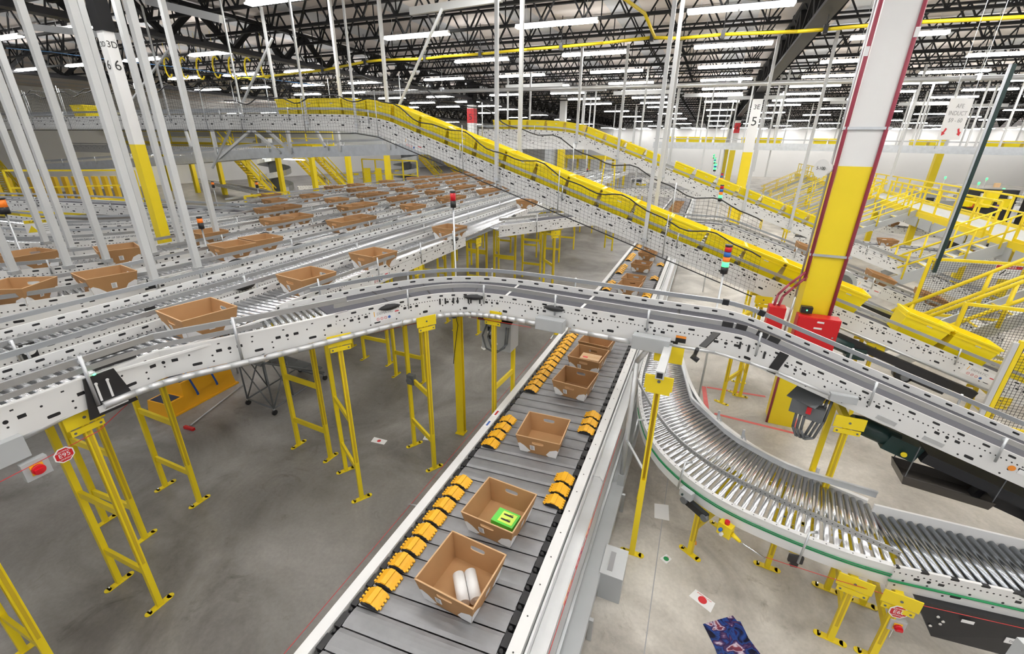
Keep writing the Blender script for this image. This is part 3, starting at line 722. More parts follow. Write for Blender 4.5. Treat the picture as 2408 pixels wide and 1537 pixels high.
tt, tb, tT = tote_proto('fibreboard_tote', .61, .60, .50, .50, .275, .009, ['tote','totein','toterim'], (.36,.64,.62,.80))
def wp(i, s, h, o=.0018):
    j = (i+1) % 4; e = (tb[j]-tb[i]).normalized(); n = e.cross(Vector((0,0,1))).normalized()
    return tb[i].lerp(tb[j], s).lerp(tT[i].lerp(tT[j], s), h) + n*o
for c in range(4):
    i, j = c, (c+3) % 4; m = MB()
    m.face([wp(i,.0,.0), wp(i,.20,.0), wp(i,.30,.12), wp(i,.16,.42), wp(i,.06,.55), wp(i,0,.50)]); m.face([wp(j,1,.50), wp(j,.95,.55), wp(j,.80,.40), wp(j,.72,.10), wp(j,.80,0), wp(j,1,0)])
    m.build('corner_patch', 'whitepl', tt)
for i in range(4):
    m = MB(); m.face([wp(i,.43,.28), wp(i,.55,.28), wp(i,.55,.58), wp(i,.43,.58)]); m.face([wp(i,.445,.31,.003), wp(i,.52,.31,.003), wp(i,.52,.55,.003), wp(i,.445,.55,.003)], 1)
    if i in (0,2): m = MB(); m.face([wp(i,.30,.22), wp(i,.42,.22), wp(i,.42,.52), wp(i,.30,.52)]); m.face([wp(i,.315,.25,.003), wp(i,.39,.25,.003), wp(i,.39,.49,.003), wp(i,.315,.49,.003)], 1)
    m.build('barcode_label', ['whitepl','codegrey'], tt)
yt, yb, yT = tote_proto('plastic_tote', .73, .52, .64, .44, .43, .008, ['yeltote','yeltote','yeltote'], None, .022)
MB().box((.05,-.249,.34), (.09,.004,.05), 0, 0, Matrix.Rotation(-.11,3,'X')).build('paper_label', 'whitepl', yt)
tfirst = [True]; yfirst = [True]
def tote(x, y, z, rz, lb, g):
    if tfirst[0]:
        tfirst[0] = False; o = tt; o.location = (x,y,z); o.rotation_euler = (0,0,rz); o['label'] = lb; POS[o.name] = Vector((x,y,z))
        if g: o['group'] = g
        return o
    return dup(tt, (x,y,z), (0,0,rz), lb, g)
far_t = None
def tote_far(x, y, z, rz, lb, g):
    global far_t
    if far_t is None:
        far_t = [o.data for o in tt.children]
        m = MB()
    o = tt.copy(); COL.objects.link(o); o.location = (x,y,z); o.rotation_euler = (0,0,rz); o['label'] = lb; o['group'] = g
    for c in tt.children:
        if c.name.startswith(('body','corner')): d = c.copy(); COL.objects.link(d); d.parent = o
    return o
SG = 'tan totes riding the sorter'
SD = [(-1.51,2.53,-4,'tan tote holding white rolls, nearest on the sorter'),(-1.51,3.38,-4,'tan tote holding a bright green box on the sorter'),(-1.53,4.89,3,'tan tote holding a small blue packet on the sorter'),
      (-1.51,6.47,-5,'empty tan tote on the sorter just in front of the tote with the carton'),(-1.53,7.45,-5,'tan tote holding a brown carton on the sorter'),(-1.52,8.18,-6,'tan tote with orange item half hidden under the curved belt conveyor'),
      (-1.55,12.45,-5,'empty tan tote on the sorter just beyond the curved belt, nearer of a touching pair'),(-1.55,13.15,-5,'empty tan tote on the sorter just beyond the curved belt, farther of a touching pair'),
      (-1.57,15.06,-5,'tan tote on the sorter between the touching pair and the yellow incline'),(-1.59,16.84,-5,'tan tote on the sorter close to the underside of the yellow incline'),(-1.57,18.2,-5,'tan tote on the sorter partly hidden by the yellow incline')]
sfy = {}
for x, y, a, lb in SD: sfy[y] = tote(x, y, ZS, math.radians(a), lb, SG)
for i in range(14): tote_far(-1.6+random.uniform(-.03,.03), 23+i*.9, ZS, math.radians(-4), 'tan tote in the tight train on the sorter seen beyond the yellow incline', 'distant sorter totes')
# contents
rl = thing('paper_rolls', 'pair of shrink wrapped white rolls inside the nearest tote', 'rolls', (-1.45, 2.5, ZS+.02))
d = Vector((.62,-.78,0)).normalized(); n = Vector((-d.y, d.x, 0)); c = Vector((-1.445,2.5,ZS+.075))
for s in (-1,1):
    a = c+n*.056*s; MB().tube(a-d*.15, a+d*.15, .055, 20).tube(a+d*.15,a+d*.152,.02,10).build('roll', 'white', rl)
gb = thing('green_box', 'bright green retail box with two black figures inside the second nearest tote', 'box', (-1.36, 3.38, ZS+.02))
M['greenbox'] = mat('bright_green_print', (.10,.62,.05), .35); M['lime'] = mat('yellow_green_print', (.65,.85,.10), .35)
bx = Vector((-1.43,3.36,ZS+.07)); gc = MB().box(bx, (.26,.20,.10), -.10).build('carton', 'greenbox', gb)
R_ = Matrix.Rotation(-.10,3,'Z')
MB().box(bx+Vector((0.02,0,.051)), (.17,.15,.002), -.10).build('glow_print', 'lime', gc)
for k in (-.035,.035):
    m = MB(); p = bx+R_@Vector((.02,k,.0535)); m.box(p,(.10,.022,.001),-.1).box(p+R_@Vector((-.055,0,0)),(.016,.016,.001),-.1).box(p+R_@Vector((.01,.013,0)),(.07,.006,.001),.25); m.build('printed_figure', 'ink', gc)
bp = thing('blue_packet', 'small light blue packet in the corner of the third tote', 'packet', (-1.36, 4.80, ZS+.02))
M['ltblue'] = mat('light_blue_print', (.25,.5,.75), .4)
MB().box((-1.385,4.80,ZS+.045), (.15,.13,.06), .15).build('packet_body', 'ltblue', bp); MB().box((-1.385,4.80,ZS+.076), (.08,.06,.002), .15).build('white_print', 'whitepl', bp)
cn = thing('carton', 'sealed brown carton with small red label sitting in a tote', 'box', (-1.44, 7.45, ZS+.02))
cbd_ = MB().box((-1.48,7.43,ZS+.12), (.36,.26,.20), -.04).build('carton_body', 'cardboard', cn); MB().box((-1.48,7.43,ZS+.221), (.36,.05,.002), -.04).build('packing_tape', 'toterim', cbd_); MB().box((-1.57,7.38,ZS+.2225), (.09,.05,.002), -.04).build('red_label', 'red', cbd_)
og = thing('orange_item', 'flat orange item inside the tote under the curved belt', 'item', (-1.38, 8.15, ZS+.02))
MB().tube((-1.42,8.1,ZS+.02),(-1.42,8.1,ZS+.14),.12,16,0,.09).build('orange_pack', 'orangeink', og)
# lane totes
LG = 'tan totes on the roller lanes'
LT = [(-5.27,3.08,-9,'large tan tote on the roller spur, nearest to the camera at left'),(-5.33,4.77,-8,'tan tote behind the nearest lane tote, just left of the curved belt start'),(-5.36,6.34,-8,'third tan tote up the nearest lane, behind the maker label'),
      (-5.50,9.3,-8,'fourth tan tote up the nearest lane, beside the red beacon pole'),(-5.85,15.4,-8,'lone tan tote far up the nearest lane just below the incline net'),
      (-8.42,2.72,32,'tan tote on the bend of the third lane, cut by the left picture edge'),(-8.02,3.55,-10,'tan tote just past the bend of the third lane, between two hanging rods'),
      (-10.62,3.72,5,'tan tote on the bend of the fourth lane under the caution sign'),(-9.75,4.62,-20,'tan tote leaning toward the rail on the fourth lane, left of the yellow column'),
      (-8.2,5.72,-8,'nearer of two touching totes on the third lane at middle left'),(-8.28,6.42,-8,'farther of two touching totes on the third lane at middle left'),
      (-8.37,8.9,-8,'nearer tote of the second touching pair on the third lane'),(-8.42,9.6,-8,'farther tote of the second touching pair on the third lane'),
      (-8.6,12.3,-8,'single tan tote on the third lane left of the red beacon'),(-8.75,14.7,-8,'nearer tote of the third touching pair on the third lane'),(-8.8,15.4,-8,'farther tote of the third touching pair on the third lane'),
      (-9.88,6.4,-8,'single tan tote on the fourth lane beside a hanging rod'),(-9.98,8.3,-8,'nearer tote of a touching pair on the fourth lane'),(-10.05,9.0,-8,'farther tote of a touching pair on the fourth lane')]
for x, y, a, lb in LT: tote(x, y, ZB, math.radians(a), lb, LG)
k = 0
for ln, yl in ((3,[18,18.7,21,24,24.7,27,30]),(4,[11.2,11.9,13.8,14.5,16.5,19,19.7,22,23,25,26,27,29,31]),(5,[9.6,10.3,12.5,14.2,14.9,16.8,18.4,19.1,21.4,22.2,25,27,29,30,31.5,33]),(6,[11.3,13.0,15.6,16.3,18.5,20.8,22.5,24,25.5,27,29,31]),(7,[12.5,16,17.5,20,22.6,24,26.5,28,30,32]),(1,[19,21,23,24,26]),(2,[26,27,28,30])):
    for y in yl:
        x0 = {1:-5.43,2:-6.66,3:-8.15,4:-9.85,5:-11.55,6:-13.2,7:-14.8}[ln]
        (tote if y < 17 else tote_far)(drift(x0,y), y, ZB, math.radians(random.uniform(-12,-4)), 'tan tote on the distant part of the %s roller lane' % {1:'first',2:'second',3:'third',4:'fourth',5:'fifth',6:'sixth',7:'outermost'}[ln], 'distant totes of the %s lane' % {1:'first',2:'second',3:'third',4:'fourth',5:'fifth',6:'sixth',7:'outermost'}[ln])
def on_path(P, s):
    R = resample(P, .05); T = tangents(R); i = min(len(R)-1, int(s/.05)); return R[i], T[i]
def tote_on(P, px, lb, g):
    R = resample(P, .05); T = tangents(R)
    i = min(range(len(R)), key=lambda k: abs(proj(R[k]+Vector((0,0,.12)))[0]-px)); p, t = R[i], T[i]
    o = tote(p.x, p.y, p.z+.02, 0, lb, g); R3 = Matrix.Rotation(math.atan2(t.y,t.x),3,'Z') @ Matrix.Rotation(-math.asin(t.z),3,'Y'); o.rotation_euler = R3.to_euler(); return o
tote_on(S2, 1893, 'tan tote on the second curved belt, half hidden behind the big column', 'totes on the second curved belt')
tote_on(S2, 2058, 'tan tote on the second curved belt, just below the end of the white stair', 'totes on the second curved belt')
tote_on(S2, 2178, 'tan tote on the second curved belt, lower right of the white stair', 'totes on the second curved belt')
# =============================================================== inclines with yellow totes
def incline(Y, x_top, x_end, z_top, x_left, slope, label, w=.70, ytotes=(), net=True, lab2='', step=.78, shift=0):
    P = smooth([(x_left,Y,z_top),(x_top-1.2,Y,z_top),(x_top+.4,Y,z_top-.12),(x_top+1.2,Y,z_top-.12-.8*slope)], 3)
    z1 = P[-1].z; P += [Vector((x_end, Y, z1-(x_end-P[-1].x)*slope))]
    t = conveyor(label, P, w=w, kind='belt', rails=(1,1), posts=2.6, depth=.30, name='incline_conveyor', raildy=.21)
    return t, P
i1, I1 = incline(10.0, -7.9, 10.5, 5.60, -26, .325, 'long yellow tote incline conveyor crossing the picture from upper left to lower right')
i2, I2 = incline(19.2, -5.6, 9.5, 5.52, -9.5, .345, 'second smaller incline conveyor with yellow totes behind the first')
def ytote(p, t, lb, g):
    R3 = Matrix.Rotation(math.atan2(t.y,t.x),3,'Z') @ Matrix.Rotation(-math.asin(t.z),3,'Y')
    if yfirst[0]:
        yfirst[0] = False; o = yt; o.location = p; o.rotation_euler = R3.to_euler(); o['label'] = lb; o['group'] = g; return o
    return dup(yt, p, R3.to_euler(), lb, g)
R = resample(I1, .01); T = tangents(R)
def at_x(Rr, Tt, x): 
    i = min(range(len(Rr)), key=lambda k: abs(Rr[k].x-x)); return Rr[i]+Vector((0,0,.015)), Tt[i]
xs = [-10.6+.735*i for i in range(20)]; xs = [x for x in xs if x < 2.9]
for i, x in enumerate(xs):
    p, t = at_x(R, T, x); ytote(p, t, 'yellow plastic tote behind the black net on the long incline, %s from its top' % (['first']+ORD[1:])[i] if i < 20 else '', 'yellow totes on the long incline')
for i, x in enumerate((3.96, 4.72)):
    p, t = at_x(R, T, x); ytote(p, t, ['large yellow tote right of the big column, upper of two','large yellow tote right of the big column, lower of two'][i], 'yellow totes on the long incline')
for x in (5.9, 6.6): p, t = at_x(R, T, x); ytote(p, t, 'yellow tote behind the mesh guard at the right edge, %s' % ('nearer the column' if x < 6 else 'farther right'), 'yellow totes on the long incline')
p, t = at_x(R, T, -20.2); ytote(p, t, 'single yellow tote high up at the far left end of the upper conveyor', 'yellow totes on the long incline')
R = resample(I2, .02); T = tangents(R)
for i in range(17):
    x = -8.5+.80*i+(.3 if i > 8 else 0)
    if x > 4.6: break
    p, t = at_x(R, T, x); ytote(p, t, 'yellow tote on the second incline, %s from its top' % (['first']+ORD[1:])[i], 'yellow totes on the second incline')
for k, (px, z) in enumerate(((1300,2.86),)): pass
brand(i1, aty(935,563-230+0,9.655) if False else Vector((-6.6,9.605,4.97)), (1,0,-.325), .55, .19, (0.3,0,1))
brand(i1, Vector((4.98,9.605,1.36)), (1,0,-.325), .55, .19, (0.3,0,1))
# nets
def net(Y, xs_, lo, hi, label, step=.085, wav=.07):
    t = thing('safety_net', label, 'net', ((xs_[0]+xs_[-1])/2, Y, lo(xs_[0])))
    m = MB(); x0, x1 = xs_; n = int((x1-x0)/step)
    top = lambda x: hi(x)+wav*math.sin(x*3.3)+wav*.5*math.sin(x*7.1)
    r = .0022
    def strand(a, b): m.tube(a, b, r, 3, cap=False)
    for i in range(n+1):
        x = x0+i*step; strand((x,Y,lo(x)), (x,Y+.02*math.sin(x*5),top(x)))
    rows = 11
    for j in range(rows+1):
        f = j/rows
        for i in range(0, n, 3):
            xa, xb = x0+i*step, x0+min(n,i+3)*step; strand((xa,Y,lo(xa)*(1-f)+top(xa)*f), (xb,Y,lo(xb)*(1-f)+top(xb)*f))
    m.build('mesh', 'black', t)
    m = MB(); m2 = MB()
    for i in range(0, n, 2):
        xa, xb = x0+i*step, x0+min(n,i+2)*step; m.tube((xa,Y,top(xa)),(xb,Y,top(xb)),.014,6,cap=False); m2.tube((xa,Y,lo(xa)),(xb,Y,lo(xb)),.012,6,cap=False)
    m.build('upper_rope', 'black', t); m2.build('lower_rope', 'black', t)
    x = x0+.5
    while x < x1: MB().tube((x,Y-.01,lo(x)),(x,Y-.01,top(x)+.12),.012,6).build('net_post', 'galv', t); x += 2.3
zt = lambda x: 5.58 if x < -8.3 else (5.60-.12*(x+8.3) if x < -7.5 else 5.50-(x+7.5)*.325)
net(9.50, (-12.6, 1.25), lambda x: zt(x)-.38, lambda x: zt(x)+.42, 'black safety net hanging along the camera side of the long incline')
net(10.52, (-12.6, 1.25), lambda x: zt(x)+.1, lambda x: zt(x)+.95, 'black safety net along the far side of the long incline', step=.09)
net(9.50, (-25.5, -12.75), lambda x: 5.25, lambda x: 6.35, 'grey wavy safety net along the level conveyor at upper left', step=.10)
net(10.52, (-25.5, -12.75), lambda x: 5.6, lambda x: 6.6, 'far side net of the level conveyor at upper left', step=.12)
# hanging rods
def hrod(x, y, z0, z1, r, lb, g, sq=True, foot=True):
    t = thing('hanging_rod', lb, 'rod', (x, y, z0), g)
    if sq: MB().box((x, y, (z0+z1)/2), (r*2, r*2, z1-z0)).build('tube', 'rod', t)
    else: MB().tube((x,y,z0),(x,y,z1), r, 8).build('tube', 'rod', t)
    if foot: MB().box((x,y,z0-.03),(r*2.8,r*2.8,.06)).tube((x,y,z0-.22),(x,y,z0-.05),.012,6).build('foot_clamp', 'galv', t)
    return t
RL = [((32,636),'thick pale hanging post, leftmost, ending at the fourth lane'),((107,567),'pale hanging post just left of the caution sign'),((160,623),'pale hanging post just right of the caution sign'),((168,580),'pale hanging post with blue cable behind, fourth from the left'),
      ((250,608),'thick pale hanging post ending behind a tote at left'),((363,655),'thickest pale hanging post in front of the yellow column'),((361,592),'pale hanging post directly behind the thickest one'),((427,575),'pale hanging post right of the yellow column with blue cable'),
      ((465,627),'pale hanging post reaching the third lane right of the yellow column'),((512,557),'pale hanging post reaching the fourth lane, rightmost of the left group')]
for (u, v), lb in RL:
    q = at(u, v, 3.05); hrod(q.x, q.y, 3.05, 8.35, .045, lb, 'pale hanging posts at left')
for (u, v, Yy, r), lb in {(722,285,9.53,.022):'thin hanging rod at the left end of the long incline bend',(838,290,9.53,.022):'thin hanging rod on the bend of the long incline',(1168,418,9.53,.036):'white hanging rod in the middle of the picture, camera side of the incline',(1516,560,9.53,.036):'white hanging rod to the sorter crossing, camera side of the incline',
                     (802,235,10.50,.036):'hanging rod behind the net on the incline bend',(912,258,10.50,.036):'hanging rod behind the net just past the incline bend',(1222,352,10.50,.040):'hanging rod behind the net near picture centre',(1541,492,10.50,.036):'hanging rod behind the net beside the sorter crossing',(655,262,10.50,.030):'hanging rod at the left end of the bend, behind the net',(570,268,9.53,.018):'thin hanging rod on the level upper conveyor',(398,270,9.53,.020):'thin hanging rod above the level upper conveyor near the yellow column'}.items():
    q = aty(u, v, Yy); hrod(q.x, Yy, q.z, 8.4, r, lb, 'incline hanging rods')
for (u,v),(u2,v2),lb in (((935,256),(1040,20),'pale diagonal brace from the incline up to the roof channel'),((500,395),(640,90),'long pale diagonal brace below the upper level'),((310,235),(402,110),'pale diagonal brace left of the cable loops')):
    a, b = aty(u, v, 10.5), aty(u2, v2, 10.5); t = thing('diagonal_brace', lb, 'brace', tuple(a)); MB().bar(a, b, .05, .05).build('tube', 'rod', t)
# =============================================================== right roller curve
ZR = 1.15
nE = smooth([(x,y,ZR) for x,y in ((-.57,9.4),(-.57,8.3),(-.56,7.3),(-.42,6.35),(-.15,5.52),(.28,5.0),(.77,4.67),(1.40,4.50),(1.96,4.42),(2.32,4.42))], 2)
fE = smooth([(x,y,ZR) for x,y in ((-.05,9.5),(.10,8.5),(.27,7.56),(.49,6.83),(.80,6.38),(1.22,5.93),(1.69,5.67),(2.03,5.52),(2.35,5.40))], 2)
def resn(P, n):
    cum = [0]
    for a, b in zip(P, P[1:]): cum.append(cum[-1]+(b-a).length)
    out = []; j = 0
    for i in range(n):
        s = cum[-1]*i/(n-1)
        while j < len(P)-2 and cum[j+1] < s: j += 1
        out.append(P[j].lerp(P[j+1], (s-cum[j])/max(1e-9, cum[j+1]-cum[j])))
    return out
rc = thing('roller_curve', 'bright curved roller chute peeling off the right side of the sorter', 'conveyor', (.8, 5.3, 0))
for A, Bp in zip(resn(nE, 74)[1:], resn(fE, 74)[1:]):
    d = Bp-A; e = d.normalized(); put_roller(rc, (A+Bp)/2-Vector((0,0,.03)), math.atan2(d.y, d.x), d.length-.05, .030)
MB().sweep(nE, [(-.014,-.22),(.014,-.22),(.014,.03),(-.014,.03)]).sweep(nE, [(-.02,.028),(.035,.028),(.035,.036),(-.02,.036)]).build('outer_side_frame', 'frame_p', rc)
MB().sweep(fE, [(-.014,-.22),(.014,-.22),(.014,.03),(-.014,.03)]).sweep(fE, [(-.035,.028),(.02,.028),(.02,.036),(-.035,.036)]).build('inner_side_frame', 'frame_p', rc)
k = len(nE)//3
MB().sweep(nE[k:], [(-.022,-.10),(-.016,-.10),(-.016,-.085),(-.022,-.085)]).path([p+Vector((0,0,-.06))-Vector((-t.y,t.x,0))*.028 for p, t in zip(nE[k:], tangents(nE[k:]))], .007, 6).build('green_cable', 'greencable', rc)
m = MB()
for i, p in enumerate(resn(nE, 60)): m.box((p.x, p.y, ZR+.038), (.010,.010,.005))
m.build('frame_bolts', 'greydark', rc, kind='stuff')
go = [at(u, v, 1.33) for u, v in ((1489,868),(1505,905),(1540,968),(1590,1030),(1650,1078),(1720,1122),(1800,1160),(1870,1192),(1940,1222),(2030,1262),(2118,1302))]
MB().sweep(smooth(go, 1), [(-.008,-.03),(.008,-.03),(.008,.03),(-.008,.03)]).build('outer_guide_rail', 'railhole', rc)
gi = [at(u, v, 1.36) for u, v in ((1588,806),(1602,850),(1625,935),(1632,945),(1665,975),(1720,1025),(1790,1065),(1870,1105),(1960,1132),(2062,1162))]
MB().sweep(smooth(gi, 1), [(-.008,-.045),(.008,-.045),(.008,.045),(-.008,.045)]).sweep(smooth(gi, 1), [(-.03,.04),(.008,.04),(.008,.046),(-.03,.046)]).build('inner_guide_rail', 'galv', rc)
for (u, v) in ((1612,1085),(1905,1250),(1500,985)):
    q = at(u, v, 1.38); MB().tube((q.x,q.y,q.z),(q.x-.03,q.y-.06,ZR-.16),.012,8).tube((q.x,q.y,q.z-.01),(q.x+.08,q.y+.06,q.z-.03),.015,8).build('rail_post', 'galv', rc)
for (u, v) in ((1692,965),(1750,1010),(1925,1100)):
    q = at(u, v, 1.35); MB().box((q.x,q.y,q.z-.12),(.03,.03,.24)).bar((q.x,q.y,q.z-.05),(q.x+.12,q.y-.02,q.z-.32),.015,.02).build('rail_post', 'galv', rc)
# following straight section with slanted rollers
rd = thing('slanted_roller_conveyor', 'dull steel slanted roller conveyor at the lower right corner', 'conveyor', (3.0, 4.8, 0))
nB = [Vector((2.32,4.40,ZR)), Vector((4.6,4.66,ZR))]; fB = [Vector((2.36,5.26,ZR)), Vector((4.6,5.30,ZR))]
A_ = resample(nB, .088); Bq = resample(fB, .088)
for i, (a, b) in enumerate(zip(A_[2:], Bq)):
    if i > 24: break
    d = b-a; put_roller(rd, (a+b)/2-Vector((0,0,.03)), math.atan2(d.y,d.x), d.length-.05, .031, 'chromedark')
MB().sweep(nB, [(-.014,-.24),(.014,-.24),(.014,.06),(-.014,.06)]).build('near_side_frame', 'frame', rd)
MB().sweep(fB, [(-.014,-.24),(.014,-.24),(.014,.09),(-.014,.09)]).build('far_side_frame', 'frame_p', rd)
MB().path([Vector((2.3,4.37,ZR-.12)),Vector((4.3,4.60,ZR-.13))], .012, 6).build('green_cable', 'greencable', rd)
dr = thing('drive_cover', 'black drive cover with small maker plate hung below the slanted rollers', 'drive cover', (3.1, 4.42, .45))
a, b = Vector((2.60,4.36,.90)), Vector((3.75,4.50,.90))
MB().hexa([(2.78,4.34,.52),(3.70,4.46,.48),(3.70,4.66,.48),(2.78,4.60,.52),(2.55,4.34,.91),(3.85,4.48,.91),(3.85,4.68,.91),(2.55,4.60,.91)]).build('cover', 'black', dr)
MB().box((3.42,4.418,.70),(.22,.004,.07),.12).build('maker_plate','whitepl',dr); text('DEMATIC', .038, (3.42,4.414,.70), (1,.12,0), (0,0,1), 'greyink', dr)
MB().box((2.98,4.358,.82),(.10,.004,.035),.12).build('small_plate','whitepl',dr)
m = MB()
for p in ((2.75,.80),(2.80,.76),(2.79,.72),(2.73,.66)): m.tube((p[0],4.335,p[1]),(p[0],4.325,p[1]),.014,10)
m.build('bolts', 'chrome', dr)
cap = thing('photo_eye_hood', 'black boat shaped hood on the frame at the far lower right', 'cover', (3.5, 4.5, ZR))
m = MB(); ring = []
for q in range(9): aa = -1+q/4; ring.append((Vector((3.45+aa*.19,4.52+aa*.022,ZR+.05)), max(.004,.05*(1-aa*aa)**.8)))
for (p1, ra), (p2, rb) in zip(ring, ring[1:]): m.tube(p1, p2, ra, 8, 0, rb, cap=False)
m.build('hood', 'black', cap)
# =============================================================== yellow support stands
def stand(p, q, z, label, group=None, bars=(.5, 1.35), along=None, foot=True, w=.058, brk=True, head=True):
    p = Vector((p[0], p[1], 0)); q = Vector((q[0], q[1], 0)); t = thing('support_stand', label, 'stand', tuple((p+q)/2), group)
    ac = (q-p).normalized(); al = Vector((-ac.y, ac.x, 0)); ang = math.atan2(ac.y, ac.x)
    for a in (p, q):
        m = MB(); m.box(a+Vector((0,0,z/2)), (w, w, z), ang)
        m.build('leg', 'yel', t)
        if foot:
            fp = MB().box(a+Vector((0,0,.006)), (.075,.24,.012), ang).tube(a+al*.12+Vector((0,0,.0)), a+al*.12+Vector((0,0,.012)), .0375, 10).tube(a-al*.12+Vector((0,0,.0)), a-al*.12+Vector((0,0,.012)), .0375, 10).build('foot_plate', 'yel', t)
            MB().tube(a+al*.10+Vector((0,0,.012)), a+al*.10+Vector((0,0,.04)), .010, 8).build('anchor_bolt', 'chrome', fp)
    # dark open channel on the camera side of the near leg
    s = -ac
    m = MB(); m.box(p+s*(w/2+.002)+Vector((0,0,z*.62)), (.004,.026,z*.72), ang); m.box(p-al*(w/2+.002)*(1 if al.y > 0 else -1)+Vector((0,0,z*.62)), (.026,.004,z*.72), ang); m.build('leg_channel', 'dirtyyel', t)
    for b in bars:
        if b < z-.2: MB().bar(p+Vector((0,0,b+.04)), q+Vector((0,0,b+.04)), .035, .085).build('cross_bar', 'yel', t)
    if head: MB().bar(p+Vector((0,0,z-.05)), q+Vector((0,0,z-.05)), .07, .07).build('head_beam', 'yel', t)
    if brk:
        for a, sg in ((p, -1), (q, 1)):
            c = a+ac*sg*.05+Vector((0,0,z-.02)); hb_ = MB().box(c, (.012,.30,.15), ang).box(c+Vector((0,0,-.12)), (.012,.26,.06), ang).build('head_bracket', 'yel', t)
            m = MB()
            for dy in (-.10,.10): m.tube(c+al*dy+ac*sg*.008+Vector((0,0,-.12)), c+al*dy+ac*sg*.010+Vector((0,0,-.12)), .012, 8)
            m.tube(c+ac*sg*.008, c+ac*sg*.012, .014, 8); m.build('bracket_bolts', 'greydark', hb_)
    return t
ZT = 2.67
stand((-5.08,1.70),(-5.83,1.69),ZT-.06,'yellow support stand nearest the camera under the left conveyor, with large head bracket')
stand((-5.10,.82),(-5.85,.82),ZT-.06,'yellow support stand cut by the lower left picture corner')
stand((-6.26,2.22),(-7.07,2.18),ZT,'yellow support stand behind the nearest one, under the second lane')
stand((-5.62,2.95),(-6.50,2.96),ZT,'yellow support stand in front of the orange step stool') if False else None
stand((-6.23,2.95),(-7.04,2.96),ZT,'yellow support stand left of the orange step stool')
stand((-4.07,3.97),(-4.73,4.37),ZT,'yellow support stand right of the wheeled steps, under the start of the charcoal belt')
stand((-5.19,4.51),(-5.97,4.56),ZT,'yellow support stand just left of the wheeled steps, under the nearest lane')
stand((-3.43,5.00),(-4.09,5.39),ZT,'yellow support stand with grey junction box under the maker label of the belt curve')
stand((-2.62,5.62),(-2.58,6.30),ZT,'yellow support stand in front of the grey switch cabinet')
ps = thing('yellow_post', 'single wide yellow steel post under the belt curve with black pulley bracket', 'post', (-3.5,6.0,0))
MB().box((-3.5,6.02,1.32),(.14,.02,2.64)).box((-3.5,6.06,1.32),(.02,.08,2.64)).box((-3.5,6.10,1.32),(.14,.02,2.64)).build('post', 'yel', ps)
MB().box((-3.5,6.05,.01),(.17,.16,.02)).build('base_plate','yel',ps); MB().box((-3.5,5.99,2.50),(.13,.02,.16)).build('pulley_bracket','black',ps)
MB().tube((-3.5,5.97,2.38),(-3.5,5.93,2.38),.05,14).build('pulley','greydark',ps); MB().path([(-3.5,5.99,2.4),(-3.46,5.99,2.2),(-3.51,5.99,1.9),(-3.56,6.0,1.6),(-3.58,6.0,1.45)],.006,6).build('thin_cable','black',ps)
# stands with a single visible front leg near the sorter
stand((-.12,4.62),(.10,5.2),2.62,'tall thin yellow stand beside the sorter, holding a grey square beam', head=False, bars=(), brk=False) if False else None
fs = thing('support_stand', 'tall single yellow leg right of the sorter with perforated bracket on top', 'stand', (-.14,4.62,0))
MB().box((-.14,4.62,.62),(.07,.07,1.24)).box((-.165,4.62,1.3),(.018,.06,2.5)).box((-.115,4.62,1.3),(.018,.06,2.5)).build('leg','yel',fs)
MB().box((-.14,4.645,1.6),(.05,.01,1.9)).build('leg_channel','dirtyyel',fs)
MB().box((-.14,4.62,.006),(.24,.075,.012)).tube((-.26,4.62,0),(-.26,4.62,.012),.0375,10).tube((-.02,4.62,0),(-.02,4.62,.012),.0375,10).build('foot_plate','yel',fs)
MB().box((-.14,4.58,2.60),(.30,.012,.17)).box((-.14,4.58,2.49),(.26,.012,.05)).build('head_bracket','yel',fs)
MB().tube((-.14,4.572,2.62),(-.14,4.566,2.62),.018,10).build('bracket_bolts','greydark',fs)
MB().box((-.19,5.75,.006),(.075,.24,.012)).box((-.19,5.75,.45),(.04,.04,.9)).build('rear_foot','yel',fs)
bm_ = thing('square_beam', 'pale square beam slanting back from the tall yellow leg to the belt conveyor', 'beam', (-.12,5.1,2.66))
MB().bar((-.14,4.52,2.72),(-.10,6.3,2.66),.09,.09).build('tube','rod',bm_); MB().box((-.14,4.517,2.72),(.062,.006,.062)).build('open_end','black',bm_)
MB().box((-.10,5.36,2.62),(.34,.014,.24)).build('yellow_plate','yel',bm_)
gp = thing('conduit_drop', 'grey vertical conduit pipe dropping from the junction box beside the sorter', 'pipe', (-.46,5.2,0))
q1 = at(1528,815,2.66); MB().path([q1, (-.47,5.42,2.4), (-.47,5.42,.55)], .034, 12).build('pipe','alum',gp); MB().box((-.47,5.42,.45),(.09,.09,.26)).build('elbow_box','grey',gp); MB().bar((-.47,5.42,1.18),(-.16,4.80,1.22),.03,.02).build('strap','galv',gp)
# under far part of S1
for (p, q, lb) in (((2.1,3.95),(2.5,4.45),''),): pass
stand((1.95,5.52),(1.95,6.10),2.12,'yellow stand under the right belt conveyor carrying the grey motor starter', bars=(.9,))
stand((1.02,9.2),(1.30,9.75),2.0,'pair of yellow legs behind the right belt conveyor near the big column', bars=(.5,), brk=False)
# floor right stands
RZ = .93
stand((.57,4.92),(.95,5.55),RZ,'short yellow stand under the roller curve beside the yellow emergency stop', bars=(.42,))
stand((2.05,4.36),(2.15,5.05),RZ,'short yellow stand under the roller joint, left of the lockout sign', bars=(.42,))
stand((2.42,4.32),(2.50,5.0),RZ,'short yellow stand with sticker under the slanted rollers, right of its twin', bars=(.42,))
stand((1.50,5.10),(1.55,5.72),RZ,'short yellow stand partly hidden below the middle of the roller curve', bars=(.42,))
MB().box((2.462,4.284,.46),(.004,.004,.15)).build('sticker','whitepl', bpy.data.objects.get('support_stand.011') or fs)
